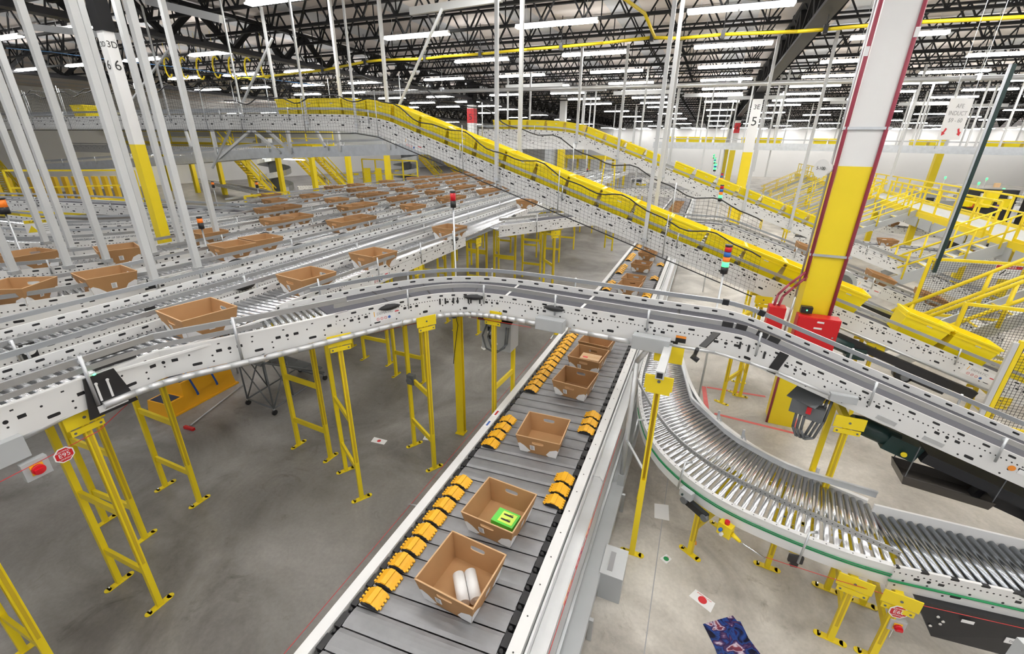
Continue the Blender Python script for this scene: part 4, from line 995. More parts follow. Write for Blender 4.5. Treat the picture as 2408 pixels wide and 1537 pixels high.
# generated stands under the lanes and distant belts
SGp = 'yellow stands under the roller lanes'
for k in (1,2,3,4,5,6,7):
    x0 = lanes[k][2]; y = 7.0+.4*k
    while y < 42:
        x = drift(x0, y); stand((x+.38,y),(x-.38,y),ZT,'yellow support stand in the %s row, under the %s lane' % ('front' if y < 9.5 else 'deeper', {1:'first',2:'second',3:'third',4:'fourth',5:'fifth',6:'sixth',7:'outermost'}[k]), 'yellow stands under the %s lane, %s' % (nth(k-1), 'front row' if y < 9.5 else 'deeper rows'), bars=(.55,1.5), foot=y < 14, brk=(k == 1 and y < 16)); y += 3.0 if y < 20 else 5
for S_, nm in ((S2,'second'),(S3,'third'),(S4,'farthest')):
    for p, d in zip(resample(S_[3:], 2.2), tangents(resample(S_[3:], 2.2))):
        n = Vector((-d.y,d.x,0)).normalized()
        if -2.7 < p.x < -.4: continue
        stand(p-n*.38, p+n*.38, p.z-.32, 'yellow support stand under the %s curved belt conveyor' % nm, 'stands under the %s curved belt' % nm, bars=(.55,1.5), foot=nm=='second')
for x in (1.4, 3.4, 5.4):
    z = zt(x)-.36 
    if z > .5: stand((x,9.66),(x,10.34),z,'yellow support stand under the long incline, %s the big column' % ('left of' if x < 2 else 'right of' if x < 4 else 'far right of'), bars=(.5,))
# =============================================================== conduit along S1
cd = thing('electrical_conduit', 'silver conduit with grey boxes fixed along the camera side of the curved belt', 'conduit', (-2, 5.4, 2.7))
base_e = [Vector((x,y,0)) for x,y in near1]; base_e = smooth([Vector((-5.02,-.8,0))]+base_e, 2); out = offs(base_e, -.10)
def cut(P, y0=None, x0=None, x1=None): return [p for p in P if (x0 is None or p.x >= x0) and (x1 is None or p.x <= x1)]
segA = [Vector((p.x,p.y,2.675)) for p in out if p.y > 1.52 and p.x < -1.86]
segB = [Vector((p.x,p.y,2.68)) for p in out if -1.50 < p.x < -.58]
segC = [Vector((x,5.36,z)) for x,z in ((-.1,2.74),(.4,2.74),(.8,2.68),(1.1,2.62),(1.64,2.46))]
segD = [Vector((p.x,p.y,2.70)) for p in out if p.y < 1.12 and p.x < -4]
MB().path(segA, .036, 12).build('pipe','alum',cd); MB().path(segB, .034, 12).build('pipe','alum',cd); MB().path(segC, .018, 10).build('thin_pipe','alum',cd)
def jbox(c, L, h, d, ang, nm='junction_box', par=cd): return MB().box(c, (L,d,h), ang).box(Vector(c)-Vector((-math.sin(ang),math.cos(ang),0))*(d/2+.003), (L*.96,.006,h*.92), ang).build(nm,'grey',par)
jbox((-1.68,5.44,2.72), .40,.17,.13,-.05); jbox((-.33,5.36,2.72), .45,.18,.13,-.05); jbox((1.78,5.38,2.44), .26,.09,.06,0)
for p in (segA[len(segA)//4], segA[len(segA)//2], segA[3*len(segA)//4], segB[0], segB[-1]): MB().box(p, (.045,.05,.09)).build('pipe_clamp','chrome',cd)
bx_ = thing('wireway', 'long grey rectangular wireway under the conveyor at the left picture edge', 'duct', (-5.0,.3,2.55))
MB().box((-4.97,.38,2.62),(.16,1.75,.20)).build('body','grey',bx_); MB().path([(-4.99,1.25,2.66),(-4.99,1.62,2.70)],.034,12).build('pipe_stub','alum',bx_)
for i, s in enumerate((.02,)):
    pass
# black slotted plate at left
bq = Vector((-4.93,1.86,2.95)); pl = thing('slotted_plate', 'black tapered slotted plate with white text label on the left conveyor side', 'plate', (-4.92,1.86,2.5))
x_ = -4.925
MB().hexa([(x_,1.70,2.58),(x_,2.10,2.58),(x_-.012,2.10,2.58),(x_-.012,1.70,2.58),(x_,1.76,2.98),(x_,2.00,2.98),(x_-.012,2.00,2.98),(x_-.012,1.76,2.98)]).build('plate','black',pl)
for yy in (1.83,1.92): MB().bar((x_+.003,yy,2.72),(x_+.003,yy,2.90),.006,.018, upv=(0,1,0)).tube((x_+.004,yy,2.90),(x_+.012,yy,2.90),.014,8).build('slot','whitepl',pl)
MB().box((x_+.004,1.90,2.645),(.003,.24,.07)).build('text_label','whitepl',pl); text('LEVER PE-1371', .022, (x_+.007,1.90,2.66), (0,1,0), (0,0,1), 'greyink', pl); text('DO NOT REMOVE', .018, (x_+.007,1.90,2.63), (0,1,0), (0,0,1), 'greyink', pl)
MB().tube((x_-.005,1.84,2.985),(x_-.005,1.86,2.99),.008,6).build('status_light','greenled',pl)
# E-stop boxes and lockout signs
def octsign(c, xd, txt, parent_label, R=.075):
    xd = Vector(xd).normalized(); up = Vector((0,0,1)); n = xd.cross(up); c = Vector(c); t = thing('lockout_sign', parent_label, 'sign', tuple(c))
    def octo(r, o): return [c+n*o+xd*r*math.cos(PI/8+k*PI/4)+up*r*math.sin(PI/8+k*PI/4) for k in range(8)]
    m = MB(); m.face(octo(R,.0)); a, b = octo(R,0), octo(R,-.004)
    for i in range(8): j=(i+1)%8; m.face([a[i],a[j],b[j],b[i]])
    m.face(b[::-1]); m.build('white_plate','whitepl',t); m = MB(); m.face(octo(R*.87,.001)); m.build('red_face','red',t)
    text(txt, R*.75, c+n*.002, xd, up, 'whitepl', t, 'sign_text'); text('ELECTRICAL', R*.24, c+n*.002+up*R*.5, xd, up, 'whitepl', t, 'sign_text'); text('LOCKOUT', R*.26, c+n*.002-up*R*.5, xd, up, 'whitepl', t, 'sign_text'); return t
def switch(c, xd, label, s=.14):
    xd = Vector(xd).normalized(); up = Vector((0,0,1)); n = xd.cross(up); c = Vector(c); t = thing('isolator_switch', label, 'switch', tuple(c)); ang = math.atan2(xd.y, xd.x)
    MB().box(c-n*.03,(s,.06,s),ang).build('housing','grey',t); MB().box(c+n*.004,(s*.5,.008,s*.55),ang).build('yellow_plate','shoe',t)
    MB().tube(c+n*.006, c+n*.035, s*.26, 16).bar(c+n*.04-xd*s*.2, c+n*.04+xd*s*.2, .025, .03).build('red_knob','redlens',t); return t
switch((-4.86,1.24,2.40), (0,1,0), 'grey isolator switch with red knob hanging at the left picture edge', .17)
octsign((-4.84,1.42,2.42), (0,1,0), 'E95', 'red octagonal lockout sign E95 beside the isolator at left')
switch(aty(2110,1472,4.28), (1,.1,0), 'grey isolator switch with red knob below the octagonal sign at lower right', .14)
octsign(aty(2113,1439,4.26), (1,.1,0), 'E60', 'red octagonal lockout sign E60 under the slanted rollers at lower right', .085)
# round pulley brackets on red cord
for (u, v, z, lb) in ((337,905,2.55,'black round pulley bracket hanging under the left conveyor near the step stool'),(1437,1485-190,1.0,'')):
    if not lb: continue
    q = at(u, v, z); t = thing('cord_pulley', lb, 'pulley', tuple(q)); MB().box(q+Vector((0,0,.06)),(.02,.10,.12)).build('bracket','black',t); MB().tube(q+Vector((.02,0,-.02)),q+Vector((.035,0,-.02)),.05,16).build('wheel','greydark',t)
def cord(pts, lb):
    t = thing('pull_cord', lb, 'cord', tuple(Vector(pts[0]))); MB().path(pts, .0035, 5).build('cord','redwire',t)
cord([(-4.86,-.2,2.36),(-4.86,1.7,2.48),at(337,915,2.52),at(800,800,2.50),(-3.5,5.93,2.40),(-2.75,5.5,2.60),(-1.95,5.4,2.64)], 'thin red pull cord strung below the curved belt conveyor')
cord([(-2.66,.2,1.0),(-2.66,4.0,1.0),(-2.66,9.2,1.02)], 'thin red pull cord running along the left side of the sorter')
cord([(-.605,.2,.98),(-.605,5.9,1.0)], 'thin red pull cord running along the right side of the sorter')
for y in (3.25,):
    t = thing('cord_hook', 'small wire eye hook on the left rail of the sorter', 'hook', (-2.55,y,1.1)); MB().path([(-2.48,y,1.12),(-2.60,y,1.10),(-2.64,y+.02,1.06)],.008,6).build('hook','galv',t)
t = thing('cord_hook', 'small wire eye hook on the right rail of the sorter', 'hook', (-.66,4.6,1.08)); MB().path([(-.78,4.6,1.10),(-.66,4.6,1.10),(-.60,4.58,1.04)],.008,6).build('hook','galv',t)
es = thing('emergency_stop', 'yellow emergency stop box with red button at the end of the left cord', 'emergency stop', (-2.62,9.0,1.0))
MB().box((-2.62,9.05,1.12),(.09,.16,.24)).build('housing','yel',es); MB().tube((-2.62,9.05,1.25),(-2.62,9.05,1.29),.035,12).build('red_button','redlens',es); MB().tube((-2.63,8.9,1.08),(-2.64,8.62,1.04),.014,8).build('tension_spring','chrome',es)
MB().box((-2.50,9.12,1.15),(.14,.30,.16)).build('grey_bracket','grey',es)
es = thing('emergency_stop', 'yellow emergency stop box with red and blue buttons under the roller curve', 'emergency stop', (.78,4.62,.88))
c = Vector((.84,4.56,.90)); MB().box(c,(.15,.09,.16),-.5).build('housing','yel',es); MB().tube(c+Vector((0,0,.08)),c+Vector((0,0,.12)),.028,12).build('red_button','redlens',es)
MB().tube(c+Vector((-.05,-.04,.02)),c+Vector((-.07,-.07,.02)),.02,10).build('blue_button','bluelens',es); MB().tube(c+Vector((-.03,-.04,-.04)),c+Vector((-.05,-.07,-.04)),.02,10).build('white_button','whitepl',es)
MB().tube(c+Vector((.07,-.03,-.02)),c+Vector((.16,-.08,-.05)),.03,10,0,.018).build('spout','yel',es); MB().tube(c+Vector((.16,-.08,-.05)),c+Vector((.42,-.14,-.12)),.010,8).build('tension_spring','chrome',es)
cord([(1.26,4.42,.80),(1.9,4.30,.90),(2.6,4.28,.93),(3.4,4.38,.93)], 'thin red pull cord under the lower right conveyor')
sb = thing('start_box', 'small grey push button box on the outer frame of the roller curve', 'switch', (.33,4.83,1.0)); MB().box((.38,4.80,1.05),(.16,.07,.11),-.6).build('housing','grey',sb); MB().tube((.33,4.77,1.05),(.325,4.755,1.05),.014,10).build('green_button','motor',sb)
wp_ = thing('wheel_bracket', 'black twin wheel bracket over the short yellow stand', 'bracket', (.5,4.72,.95))
MB().box((.50,4.72,.94),(.34,.06,.09),-.7).build('plate','black',wp_); MB().tube((.38,4.80,.96),(.35,4.76,.96),.045,14).tube((.62,4.63,.93),(.59,4.59,.93),.045,14).build('wheels','greydark',wp_)
bk = thing('cord_guide', 'black three lobed cord guide under the roller curve frame', 'bracket', (1.55,4.40,.85)); MB().box((1.53,4.42,.90),(.14,.03,.09),.1).box((1.53,4.42,.83),(.07,.03,.07),.1).build('plate','black',bk)
# =============================================================== sorter side duct and boxes
du = thing('floor_duct', 'grey sheet metal cable duct along the right foot of the sorter', 'duct', (-.5,5,.1))
MB().box((-.535,4.6,.32),(.23,9.0,.14)).build('duct','grey',du)
for y in (2.65,5.3,3.3): MB().box((-.40,y,.16),(.05,.04,.32)).build('duct_bracket','galv',du)
M['cabinetlid'] = mat('pale_grey_lid_paint', (.58,.60,.61), .45)
gx_ = thing('floor_cabinet', 'pale grey sloped cabinet standing at the foot of the sorter duct', 'cabinet', (-.25,3.9,0))
MB().box((-.30,4.04,.20),(.26,.42,.40)).build('body','grey',gx_); MB().box((-.30,4.04,.403),(.27,.43,.008)).build('lid','cabinetlid',gx_)
MB().box((-.33,4.03,.409),(.06,.28,.003)).build('grey_label','greyink',gx_)
# =============================================================== things on the floor
def paper(px, lb, dots=None, txt=None, tcol='redink', z=.003, m_='whitepl'):
    P = [at(u, v, z) for u, v in px]; t = thing('paper_sheet', lb, 'paper', tuple(sum(P, Vector())/len(P)))
    mb = MB(); mb.hexa([p-Vector((0,0,.002)) for p in P]+[p+Vector((0,0,.001)) for p in P]) if len(P) == 4 else mb.face(P); mb.build('sheet', m_, t)
    c = sum(P, Vector())/len(P)
    if dots:
        mb = MB(); mb.tube(c+Vector((0,0,.001)), c+Vector((0,0,.002)), dots[0], 20); mb.build('printed_dot', dots[1], t)
    if txt:
        xd = (P[1]-P[0]); yd = (P[0]-P[3]); text(txt, txt and xd.length*.085 if len(txt) > 8 else xd.length*.13, (P[0]+P[1])/2-yd.normalized()*yd.length*.15+Vector((0,0,.001)), xd, yd, tcol, t, 'printed_text')
    return t
paper([(1636,1385),(1682,1418),(1671,1440),(1620,1400)], 'white paper with red dot and words emergency stop on the right floor', (.05,'redink'), 'EMERGENCY STOP')
paper([(1567,1302),(1580,1314),(1567,1325),(1552,1312)], 'small white card with green dot on the floor joint', (.035,'greenink'), 'START')
paper([(1539,1183),(1572,1187),(1574,1224),(1539,1217)], 'blank white paper sheet with small black marks beside the thin yellow leg')
paper([(880,1027),(911,1035),(903,1045),(872,1038)], 'white paper with red dot on the floor behind the middle yellow stands', (.035,'redink'))
paper([(1000,1022),(1012,1024),(1008,1035),(994,1033)], 'small white card with green dot behind a yellow stand leg', (.02,'greenink'))
paper([(1133,813),(1149,817),(1138,823),(1131,818)], 'tiny white scrap of paper under the grey switch cabinet')
paper([(1632,1270),(1638,1272),(1638,1281),(1630,1280)], 'tiny orange scrap beside a yellow stand foot', m_='orangeink')
po = thing('torn_poster', 'glossy dark blue poster with torn right edge lying on the lower right floor', 'poster', tuple(at(1720,1490,.004)))
pp_ = [at(u,v,.004) for u,v in ((1653,1467),(1723,1447),(1733,1460),(1741,1461),(1752,1483),(1760,1500),(1788,1537),(1800,1560),(1695,1560),(1680,1520))]
def poster_mat():
    m = mat('abstract_blue_poster_print', (.02,.02,.08), .15); N, L = nt(m); b = N['Principled BSDF']; tc = N.new('ShaderNodeTexCoord'); n = N.new('ShaderNodeTexNoise'); n.inputs['Scale'].default_value = 5.5; n.inputs['Detail'].default_value = 2; n.inputs['Distortion'].default_value = 1.0
    L.new(tc.outputs['Object'], n.inputs['Vector']); r = N.new('ShaderNodeValToRGB'); e = r.color_ramp.elements; e[0].position = .36; e[0].color = (.008,.008,.03,1); e[1].position = .47; e[1].color = (.02,.06,.26,1)
    for p, c in ((.50,(.02,.01,.06,1)),(.56,(.10,.05,.14,1)),(.60,(.6,.52,.62,1)),(.63,(.22,.04,.06,1)),(.70,(.05,.02,.06,1))): x = e.new(p); x.color = c
    L.new(n.outputs['Fac'], r.inputs[0]); L.new(r.outputs[0], b.inputs['Base Color']); return m
M['poster'] = poster_mat(); m = MB(); m.face([p+Vector((0,0,.004)) for p in pp_]); m.face([p for p in pp_][::-1])
for a, b in zip(pp_, pp_[1:]+pp_[:1]): m.face([a, b, b+Vector((0,0,.004)), a+Vector((0,0,.004))])
m.build('print','poster',po)
# red tape
def tape(a, b, lb, w=.05):
    A, B_ = at(*a,.002), at(*b,.002); t = (B_-A).normalized(); o = MB().bar(A, B_, w, .002).build('floor_tape','tape'); tag(o, lb, 'tape'); 
tape((1662,910),(1800,932), 'faded red floor tape line left of the big column, farther one', .07); tape((1655,908),(1662,962), 'short red floor tape joining the two long lines beside the roller curve', .09); tape((1680,972),(1868,1018), 'faded red floor tape line in front of the big column', .07)
tape((1864,948),(1872,1010), 'short red floor tape right of the big column base', .08)
# floor joint
o = MB().box((.18,4.2,.0012),(.012,7.0,.0015)).build('floor_joint','greyink'); tag(o,'thin dark joint line in the concrete floor right of the sorter','joint')
# step stool
st = thing('step_stool', 'orange yellow moulded step stool with blue straps under the left lanes', 'step stool', tuple(at(455,930,0)))
A, B_, Cc = at(400,988,0), at(562,900,0), at(352,935,0)
ux = (B_-A); Lx = ux.length; ux.normalize(); uy = Vector((-ux.y, ux.x, 0)); 
def sp_(x, y, z): return A+ux*x+uy*y+Vector((0,0,z))
W_ = .62
def ssol(x0,x1,y0,y1,z0,z1,ins=.03):
    return [sp_(x0,y0,z0),sp_(x1,y0,z0),sp_(x1,y1,z0),sp_(x0,y1,z0),sp_(x0+ins,y0+ins,z1),sp_(x1-ins,y0+ins,z1),sp_(x1-ins,y1-ins,z1),sp_(x0+ins,y1-ins,z1)]
m = MB(); m.hexa(ssol(0,Lx,0,W_,0,.035,.0)); m.hexa(ssol(.02,Lx*.97,.02,W_-.02,.03,.30,.03)); m.hexa(ssol(.38,Lx*.95,.03,W_-.03,.28,.58,.03)); m.hexa(ssol(.72,Lx*.93,.04,W_-.04,.55,.84,.04))
m.build('moulded_body','stool',st)
for (x0,z) in ((.07,.301),(.42,.581)): MB().hexa(ssol(x0,x0+.28,.10,W_-.10,z,z+.006,.0)).build('tread_pad','navy',st)
for x0 in (.62, 1.05):
    if x0 < Lx-.1: MB().bar(sp_(x0,-.012,.30), sp_(x0-.10,.03,.84), .035,.012, upv=tuple(uy)).bar(sp_(x0+.01,-.012,.22), sp_(x0,-.012,.30), .04,.014, upv=tuple(uy)).build('blue_strap','blue',st)
# squeegee
sq = thing('floor_squeegee', 'long handled red squeegee lying on the floor beside the step stool', 'squeegee', tuple(at(445,1004,0)))
a, b = at(447,1000,.03), at(570,905,.03); MB().tube(a, b, .014, 10).build('handle','galv',sq); MB().bar(at(434,1003,.03), at(456,1009,.03), .05,.05).build('head','red',sq)
# wheeled steps
ws = thing('wheeled_steps', 'grey steel wheeled steps parked under the conveyor behind the yellow stands', 'steps', tuple(at(660,930,0)))
c1, c2, c3 = at(578,948,.0), at(647,975,.0), at(765,893,.0); e1 = (c3-c2); L1 = e1.length; e1.normalize(); e2 = (c1-c2); L2 = min(.8, e2.length); e2.normalize()
def wq(x, y, z): return c2+e1*x*L1+e2*y*L2+Vector((0,0,z))
m = MB()
for y in (0,1):
    m.tube(wq(0,y,.14), wq(1,y,.14), .016, 8).tube(wq(0,y,.14), wq(0,y,1.15), .016, 8).tube(wq(.35,y,.14), wq(.35,y,1.0), .016, 8).tube(wq(0,y,.14), wq(.35,y,.95), .014, 8).tube(wq(1,y,.2), wq(0,y,1.15), .02, 8).tube(wq(.35,y,.16), wq(.1,y,1.1), .012, 8)
m.tube(wq(0,0,.14), wq(0,1,.14), .016, 8).tube(wq(1,0,.14), wq(1,1,.14), .016, 8).tube(wq(0,0,.14), wq(0,1,.95), .012, 8); m.build('tube_frame','greydark',ws)
for i in range(4):
    x = .88-.22*i; z = .35+.25*i; q = [wq(x-.12,0,z),wq(x+.10,0,z),wq(x+.10,1,z),wq(x-.12,1,z)]; MB().hexa([p-Vector((0,0,.03)) for p in q]+q).build('tread','greydark',ws)
q = [wq(-.05,0,1.15),wq(.3,0,1.15),wq(.3,1,1.15),wq(-.05,1,1.15)]; MB().hexa([p-Vector((0,0,.05)) for p in q]+q).build('platform','greydark',ws)
for x, y in ((0,0),(0,1),(1,0),(1,1)):
    p = wq(x,y,.055); MB().tube(p-e2*.018, p+e2*.018, .055, 16).build('castor_wheel','black',ws); MB().box(wq(x,y,.10),(.03,.03,.08)).build('castor_fork','galv',ws)
# grey switch cabinet under S1
sc = thing('switch_cabinet', 'grey electrical switch cabinet with looped cables hanging under the curved belt', 'cabinet', (-2.9,6.2,1.75))
MB().box((-2.80,6.25,2.14),(.52,.34,.62)).build('body','grey',sc); MB().box((-2.80,6.25,2.46),(.60,.5,.02),0,0,Matrix.Rotation(.4,3,'X')).build('rain_hood','black',sc)
m = MB()
for i,(x,z) in enumerate(((-2.92,2.2),(-2.82,2.2),(-2.92,2.05),(-2.82,2.05))): m.box((x,6.072,z),(.05,.012,.07))
m.build('breakers','black',sc)
m = MB()
for i,(x,z) in enumerate(((-2.92,2.36),(-2.80,2.36),(-2.92,2.13),(-2.80,1.95))): m.box((x,6.074,z),(.07,.004,.03))
m.build('paper_tags','whitepl',sc)
MB().path([(-2.95,6.05,2.28),(-3.0,5.98,2.1),(-2.92,5.95,1.9),(-2.75,5.95,1.84),(-2.6,5.98,1.95),(-2.58,6.0,2.3)],.014,8).path([(-2.86,6.05,2.28),(-2.90,5.98,2.1),(-2.82,5.95,1.92),(-2.7,5.96,1.88),(-2.56,5.98,2.02),(-2.54,6.0,2.3)],.014,8).build('looped_cable','greydark',sc)
jb = thing('outlet_box', 'small grey outlet box on a yellow stand leg below the belt curve', 'outlet box', (-3.98,5.2,1.3)); MB().box((-3.96,5.28,1.42),(.13,.08,.17)).tube((-3.96,5.22,1.42),(-3.96,5.2,1.42),.05,14).build('box','greydark',jb)
# beacons on poles
def beacon(u, v, z, pole_to, cols, lb, r=.045, seg=.085, pr=.016):
    q = at(u, v, z); t = thing('signal_beacon', lb, 'beacon', (q.x,q.y,pole_to)); MB().tube((q.x,q.y,pole_to),(q.x,q.y,q.z),pr,8).build('pole','galv',t)
    zz = q.z; MB().tube((q.x,q.y,zz-.02),(q.x,q.y,zz+.10),r*1.05,14).build('base','black',t); zz += .10
    for c in cols: MB().tube((q.x,q.y,zz),(q.x,q.y,zz+seg-.008),r,14).build('lens', c, t); zz += seg
    MB().tube((q.x,q.y,zz),(q.x,q.y,zz+.03),r*1.05,14).build('cap','black',t); return t
beacon(1066,485,3.95,0,['redlens'],'single red beacon on a thin pole standing on the nearest lane',.05,.14)
q = at(1702,640,2.75); 
beacon(1702,640,3.05,0,['greenlit','orange','bluelens','redlens'],'tall signal tower with lit green, orange, blue and red lenses left of the big column',.055,.085,.018)
beacon(1692,472,3.3,0,['greenlit','orange','bluelens','redlens'],'smaller signal tower in front of the second incline, lower one',.06,.10)
beacon(1694,432,3.3,0,['greenlit','orange','bluelens','redlens'],'smaller signal tower in front of the second incline, upper one',.06,.10)
for i,(u,v) in enumerate(((1680,402),(1680,384),(1678,372),(1676,362))): beacon(u,v,3.4+.1*i,0,['greenlit','bluelens','greenlit'],'tiny distant signal tower in the vertical string, %s from its bottom' % nth(i).replace('nearest','first'),.09,.14)
beacon(12,500,3.75,0,['orange'],'black beacon with orange lens at the left picture edge',.07,.13)
for (u,v,lb) in ((605,440,'orange capped beacon on pole in front of the left yellow stair'),(502,440,'orange capped beacon on pole left of the gate frame'),(474,535,'small orange beacon between two hanging rods behind the lanes'),(1381,403,'small red beacon beyond the long incline'),(1493,377,'small red beacon below the second incline')):
    beacon(u,v,3.3 if v < 500 else 3.35,0,['orange' if 'orange' in lb else 'redlens'],lb,.05,.09)
# drive gear below right conveyors
TL = Matrix.Rotation(.305,3,'Y'); dm = thing('belt_drive', 'dark green motor and black drive gear under the right end of the near belt conveyor', 'drive', (2.2,4.3,2.4))
dd = Vector((1,0,-.315)).normalized(); ctr = aty(2115,1040,5.75)
MB().tube(ctr-dd*.45, ctr-dd*.05, .11, 18).tube(ctr-dd*.55, ctr-dd*.45, .08, 18, 0, .11).box(ctr+Vector((0,0,-.02)),(.35,.22,.2),0,0,TL).build('motor','motor',dm)
MB().box(ctr+dd*.95+Vector((0,0,.02)),(1.5,.34,.12),0,0,TL).box(ctr+dd*1.25+Vector((0,0,-.12)),(.8,.1,.2),0,0,TL).build('drive_frame','black',dm)
MB().tube(ctr+dd*1.55+Vector((0,-.2,-.14)),ctr+dd*1.55+Vector((0,.2,-.14)),.16,20).build('drive_pulley','black',dm)
c = ctr+dd*1.55+Vector((0,-.212,-.14)); MB().box(c,(.20,.004,.09),0,0,TL).build('hazard_sticker','whitepl',dm); MB().box(c+Vector((0,-.003,.035)),(.19,.002,.02),0,0,TL).build('sticker_band','orangeink',dm)
MB().tube(ctr+Vector((.02,-.14,-.06)),ctr+Vector((.01,-.16,-.06)),.03,12).build('yellow_dot','yel',dm)
tr = thing('drip_tray', 'brown black drip tray hanging on chains below the right belt drive', 'tray', tuple(aty(2212,1125,5.7)))
tp = [at(2130,1108,2.0), at(2282,1186,2.0), at(2310,1152,2.0), at(2140,1090,2.0)]; cc_ = sum(tp, Vector())/4; ux = Vector((1,0,-.10)).normalized(); uy = Vector((0,1,0)); Lx, Ly = .80,.36
cc_ = Vector((2.05,4.42,2.05)) if False else aty(2212,1125,5.70)
def tq(x,y,z): return cc_+ux*x*Lx/2+uy*y*Ly/2+Vector((0,0,z))
m = MB(); m.hexa([tq(-1,-1,-.11),tq(1,-1,-.11),tq(1,1,-.11),tq(-1,1,-.11),tq(-1,-1,-.105),tq(1,-1,-.105),tq(1,1,-.105),tq(-1,1,-.105)])
for (a,b) in (((-1,-1),(1,-1)),((1,-1),(1,1)),((1,1),(-1,1)),((-1,1),(-1,-1))):
    p1,p2 = tq(a[0],a[1],-.11),tq(b[0],b[1],-.11); p3,p4 = tq(b[0]*1.06,b[1]*1.1,0),tq(a[0]*1.06,a[1]*1.1,0); m.face([p1,p2,p3,p4]); n_ = (p2-p1).cross(Vector((0,0,1))).normalized()*.006; m.face([p4-n_,p3-n_,p2-n_,p1-n_])
M['tray'] = mat('dark_enamel_tray', (.10,.09,.08), .35, .4); m.build('tray','tray',tr)
m = MB()
for s in ((-1.0,-1),(-1,1),(1,-1),(1,1)): a = tq(s[0],s[1],0); m.tube(a, a+Vector((.02,.0,.42)), .006, 5)
m.build('chain','greydark',tr, kind='stuff')
mp = thing('motor_starter', 'grey motor starter with red switch and looped grey cables under the belt conveyor', 'starter', (1.7,5.5,1.6))
c = aty(1893,950,5.62); MB().box(c+Vector((0,0,.12)),(.34,.26,.012),-.7,0,Matrix.Rotation(.5,3,'X')).build('cover_plate','greydark',mp); MB().box(c+Vector((-.05,0,-.02)),(.18,.14,.18),-.3).box(c+Vector((.12,-.05,-.06)),(.17,.14,.17),-.3).build('housing','greydark',mp)
MB().box(c+Vector((.03,-.10,-.02)),(.05,.03,.09),-.3).build('red_switch','redlens',mp)
m = MB()
for i in range(3):
    o = Vector((.04*i-.06,-.02*i,0)); m.path([c+o+Vector((0,0,-.1)),c+o+Vector((.0,-.02,-.32)),c+o+Vector((.06,-.02,-.44)),c+o+Vector((.15,-.02,-.40)),c+o+Vector((.20,-.02,-.15)),c+o+Vector((.22,0,.12))],.016,8)
m.build('looped_cable','greydark',mp)
sb = thing('camera_arm', 'black slotted arm with scanner tube fixed to the right side of the curved belt', 'sensor arm', (.35,5.3,2.8))
a = at(1690,790,3.08); b = at(1640,820,2.95); c = at(1625,850,2.72)
MB().bar(at(1686,782,3.08), at(1652,815,2.94), .012,.12, upv=(.3,-1,0)).build('slotted_plate','black',sb); MB().tube(b, at(1632,838,2.80), .022, 10).tube(at(1626,836,2.76), at(1642,848,2.72), .03, 12).build('scanner_tube','black',sb)
rs = thing('grey_equipment', 'blurred grey green equipment corner at the lower right picture corner', 'equipment', tuple(at(2400,1537,1.6)))
q = at(2408,1480,2.4); MB().box((q.x+.20,q.y-.1,1.17),(.36,.30,2.34),.3).build('housing','grey',rs)
# =============================================================== second inclined belt below yellow incline on the right
# drive gear below the long incline right of the column
dg = thing('belt_drive', 'black drive gear with hazard stickers under the long incline right of the big column', 'drive', (3.8,9.6,1.0))
sl = -.325
def ip(x, dz, y=9.55): return Vector((x, y, zt(x)+dz))
MB().bar(ip(2.5,-.46), ip(5.0,-.46), .10,.14).bar(ip(3.9,-.62,9.6), ip(4.6,-.62,9.6), .1,.14).build('drive_frame','black',dg)
MB().tube(ip(2.45,-.58), ip(3.0,-.58), .13, 16).box(ip(3.1,-.62),(.3,.2,.2)).build('motor','motor',dg); MB().tube(ip(3.95,-.66,9.75), ip(3.95,-.66,9.55), .14, 20).build('drive_pulley','black',dg); MB().tube(ip(3.95,-.66,9.55), ip(3.95,-.66,9.5), .07, 16).build('bearing','greydark',dg)
for x in (3.75,4.35): MB().bar(ip(x-.1,-.82,9.53), ip(x+.14,-.82,9.53), .004,.09).build('hazard_sticker','whitepl',dg); MB().bar(ip(x-.1,-.785,9.525), ip(x+.14,-.785,9.525), .002,.02).build('sticker_band','orangeink',dg)
MB().bar(ip(3.6,-.43,9.53), ip(3.86,-.43,9.53), .004,.08).build('maker_plate','whitepl',dg); text('DEMATIC', .045, ip(3.73,-.43,9.527), (1,0,sl), (.3,0,1), 'greyink', dg)
cp = thing('electrical_conduit', 'thin silver conduit along the frame of the long incline right of the column', 'conduit', (3.6,9.6,1.6)); MB().path([ip(2.4,-.28,9.58), ip(5.2,-.28,9.58)], .018, 8).build('pipe','alum',cp)
fan = thing('drum_motor', 'round grey perforated drum housing just right of the big column', 'drum', (3.0,11.2,2.2))
q = aty(1975,668,11.2); MB().tube(q+Vector((0,.25,0)), q, .30, 24).build('housing','grey',fan); MB().tube(q, q-Vector((0,.02,0)), .22, 24).build('dark_grille','greydark',fan)
gd = thing('incline_under_frame', 'black under frame hanging below the second curved belt', 'frame', (4,11.7,2.0))
MB().bar((2.6,12.0,2.2),(4.9,11.15,1.45),.3,.10).build('frame','black',gd)
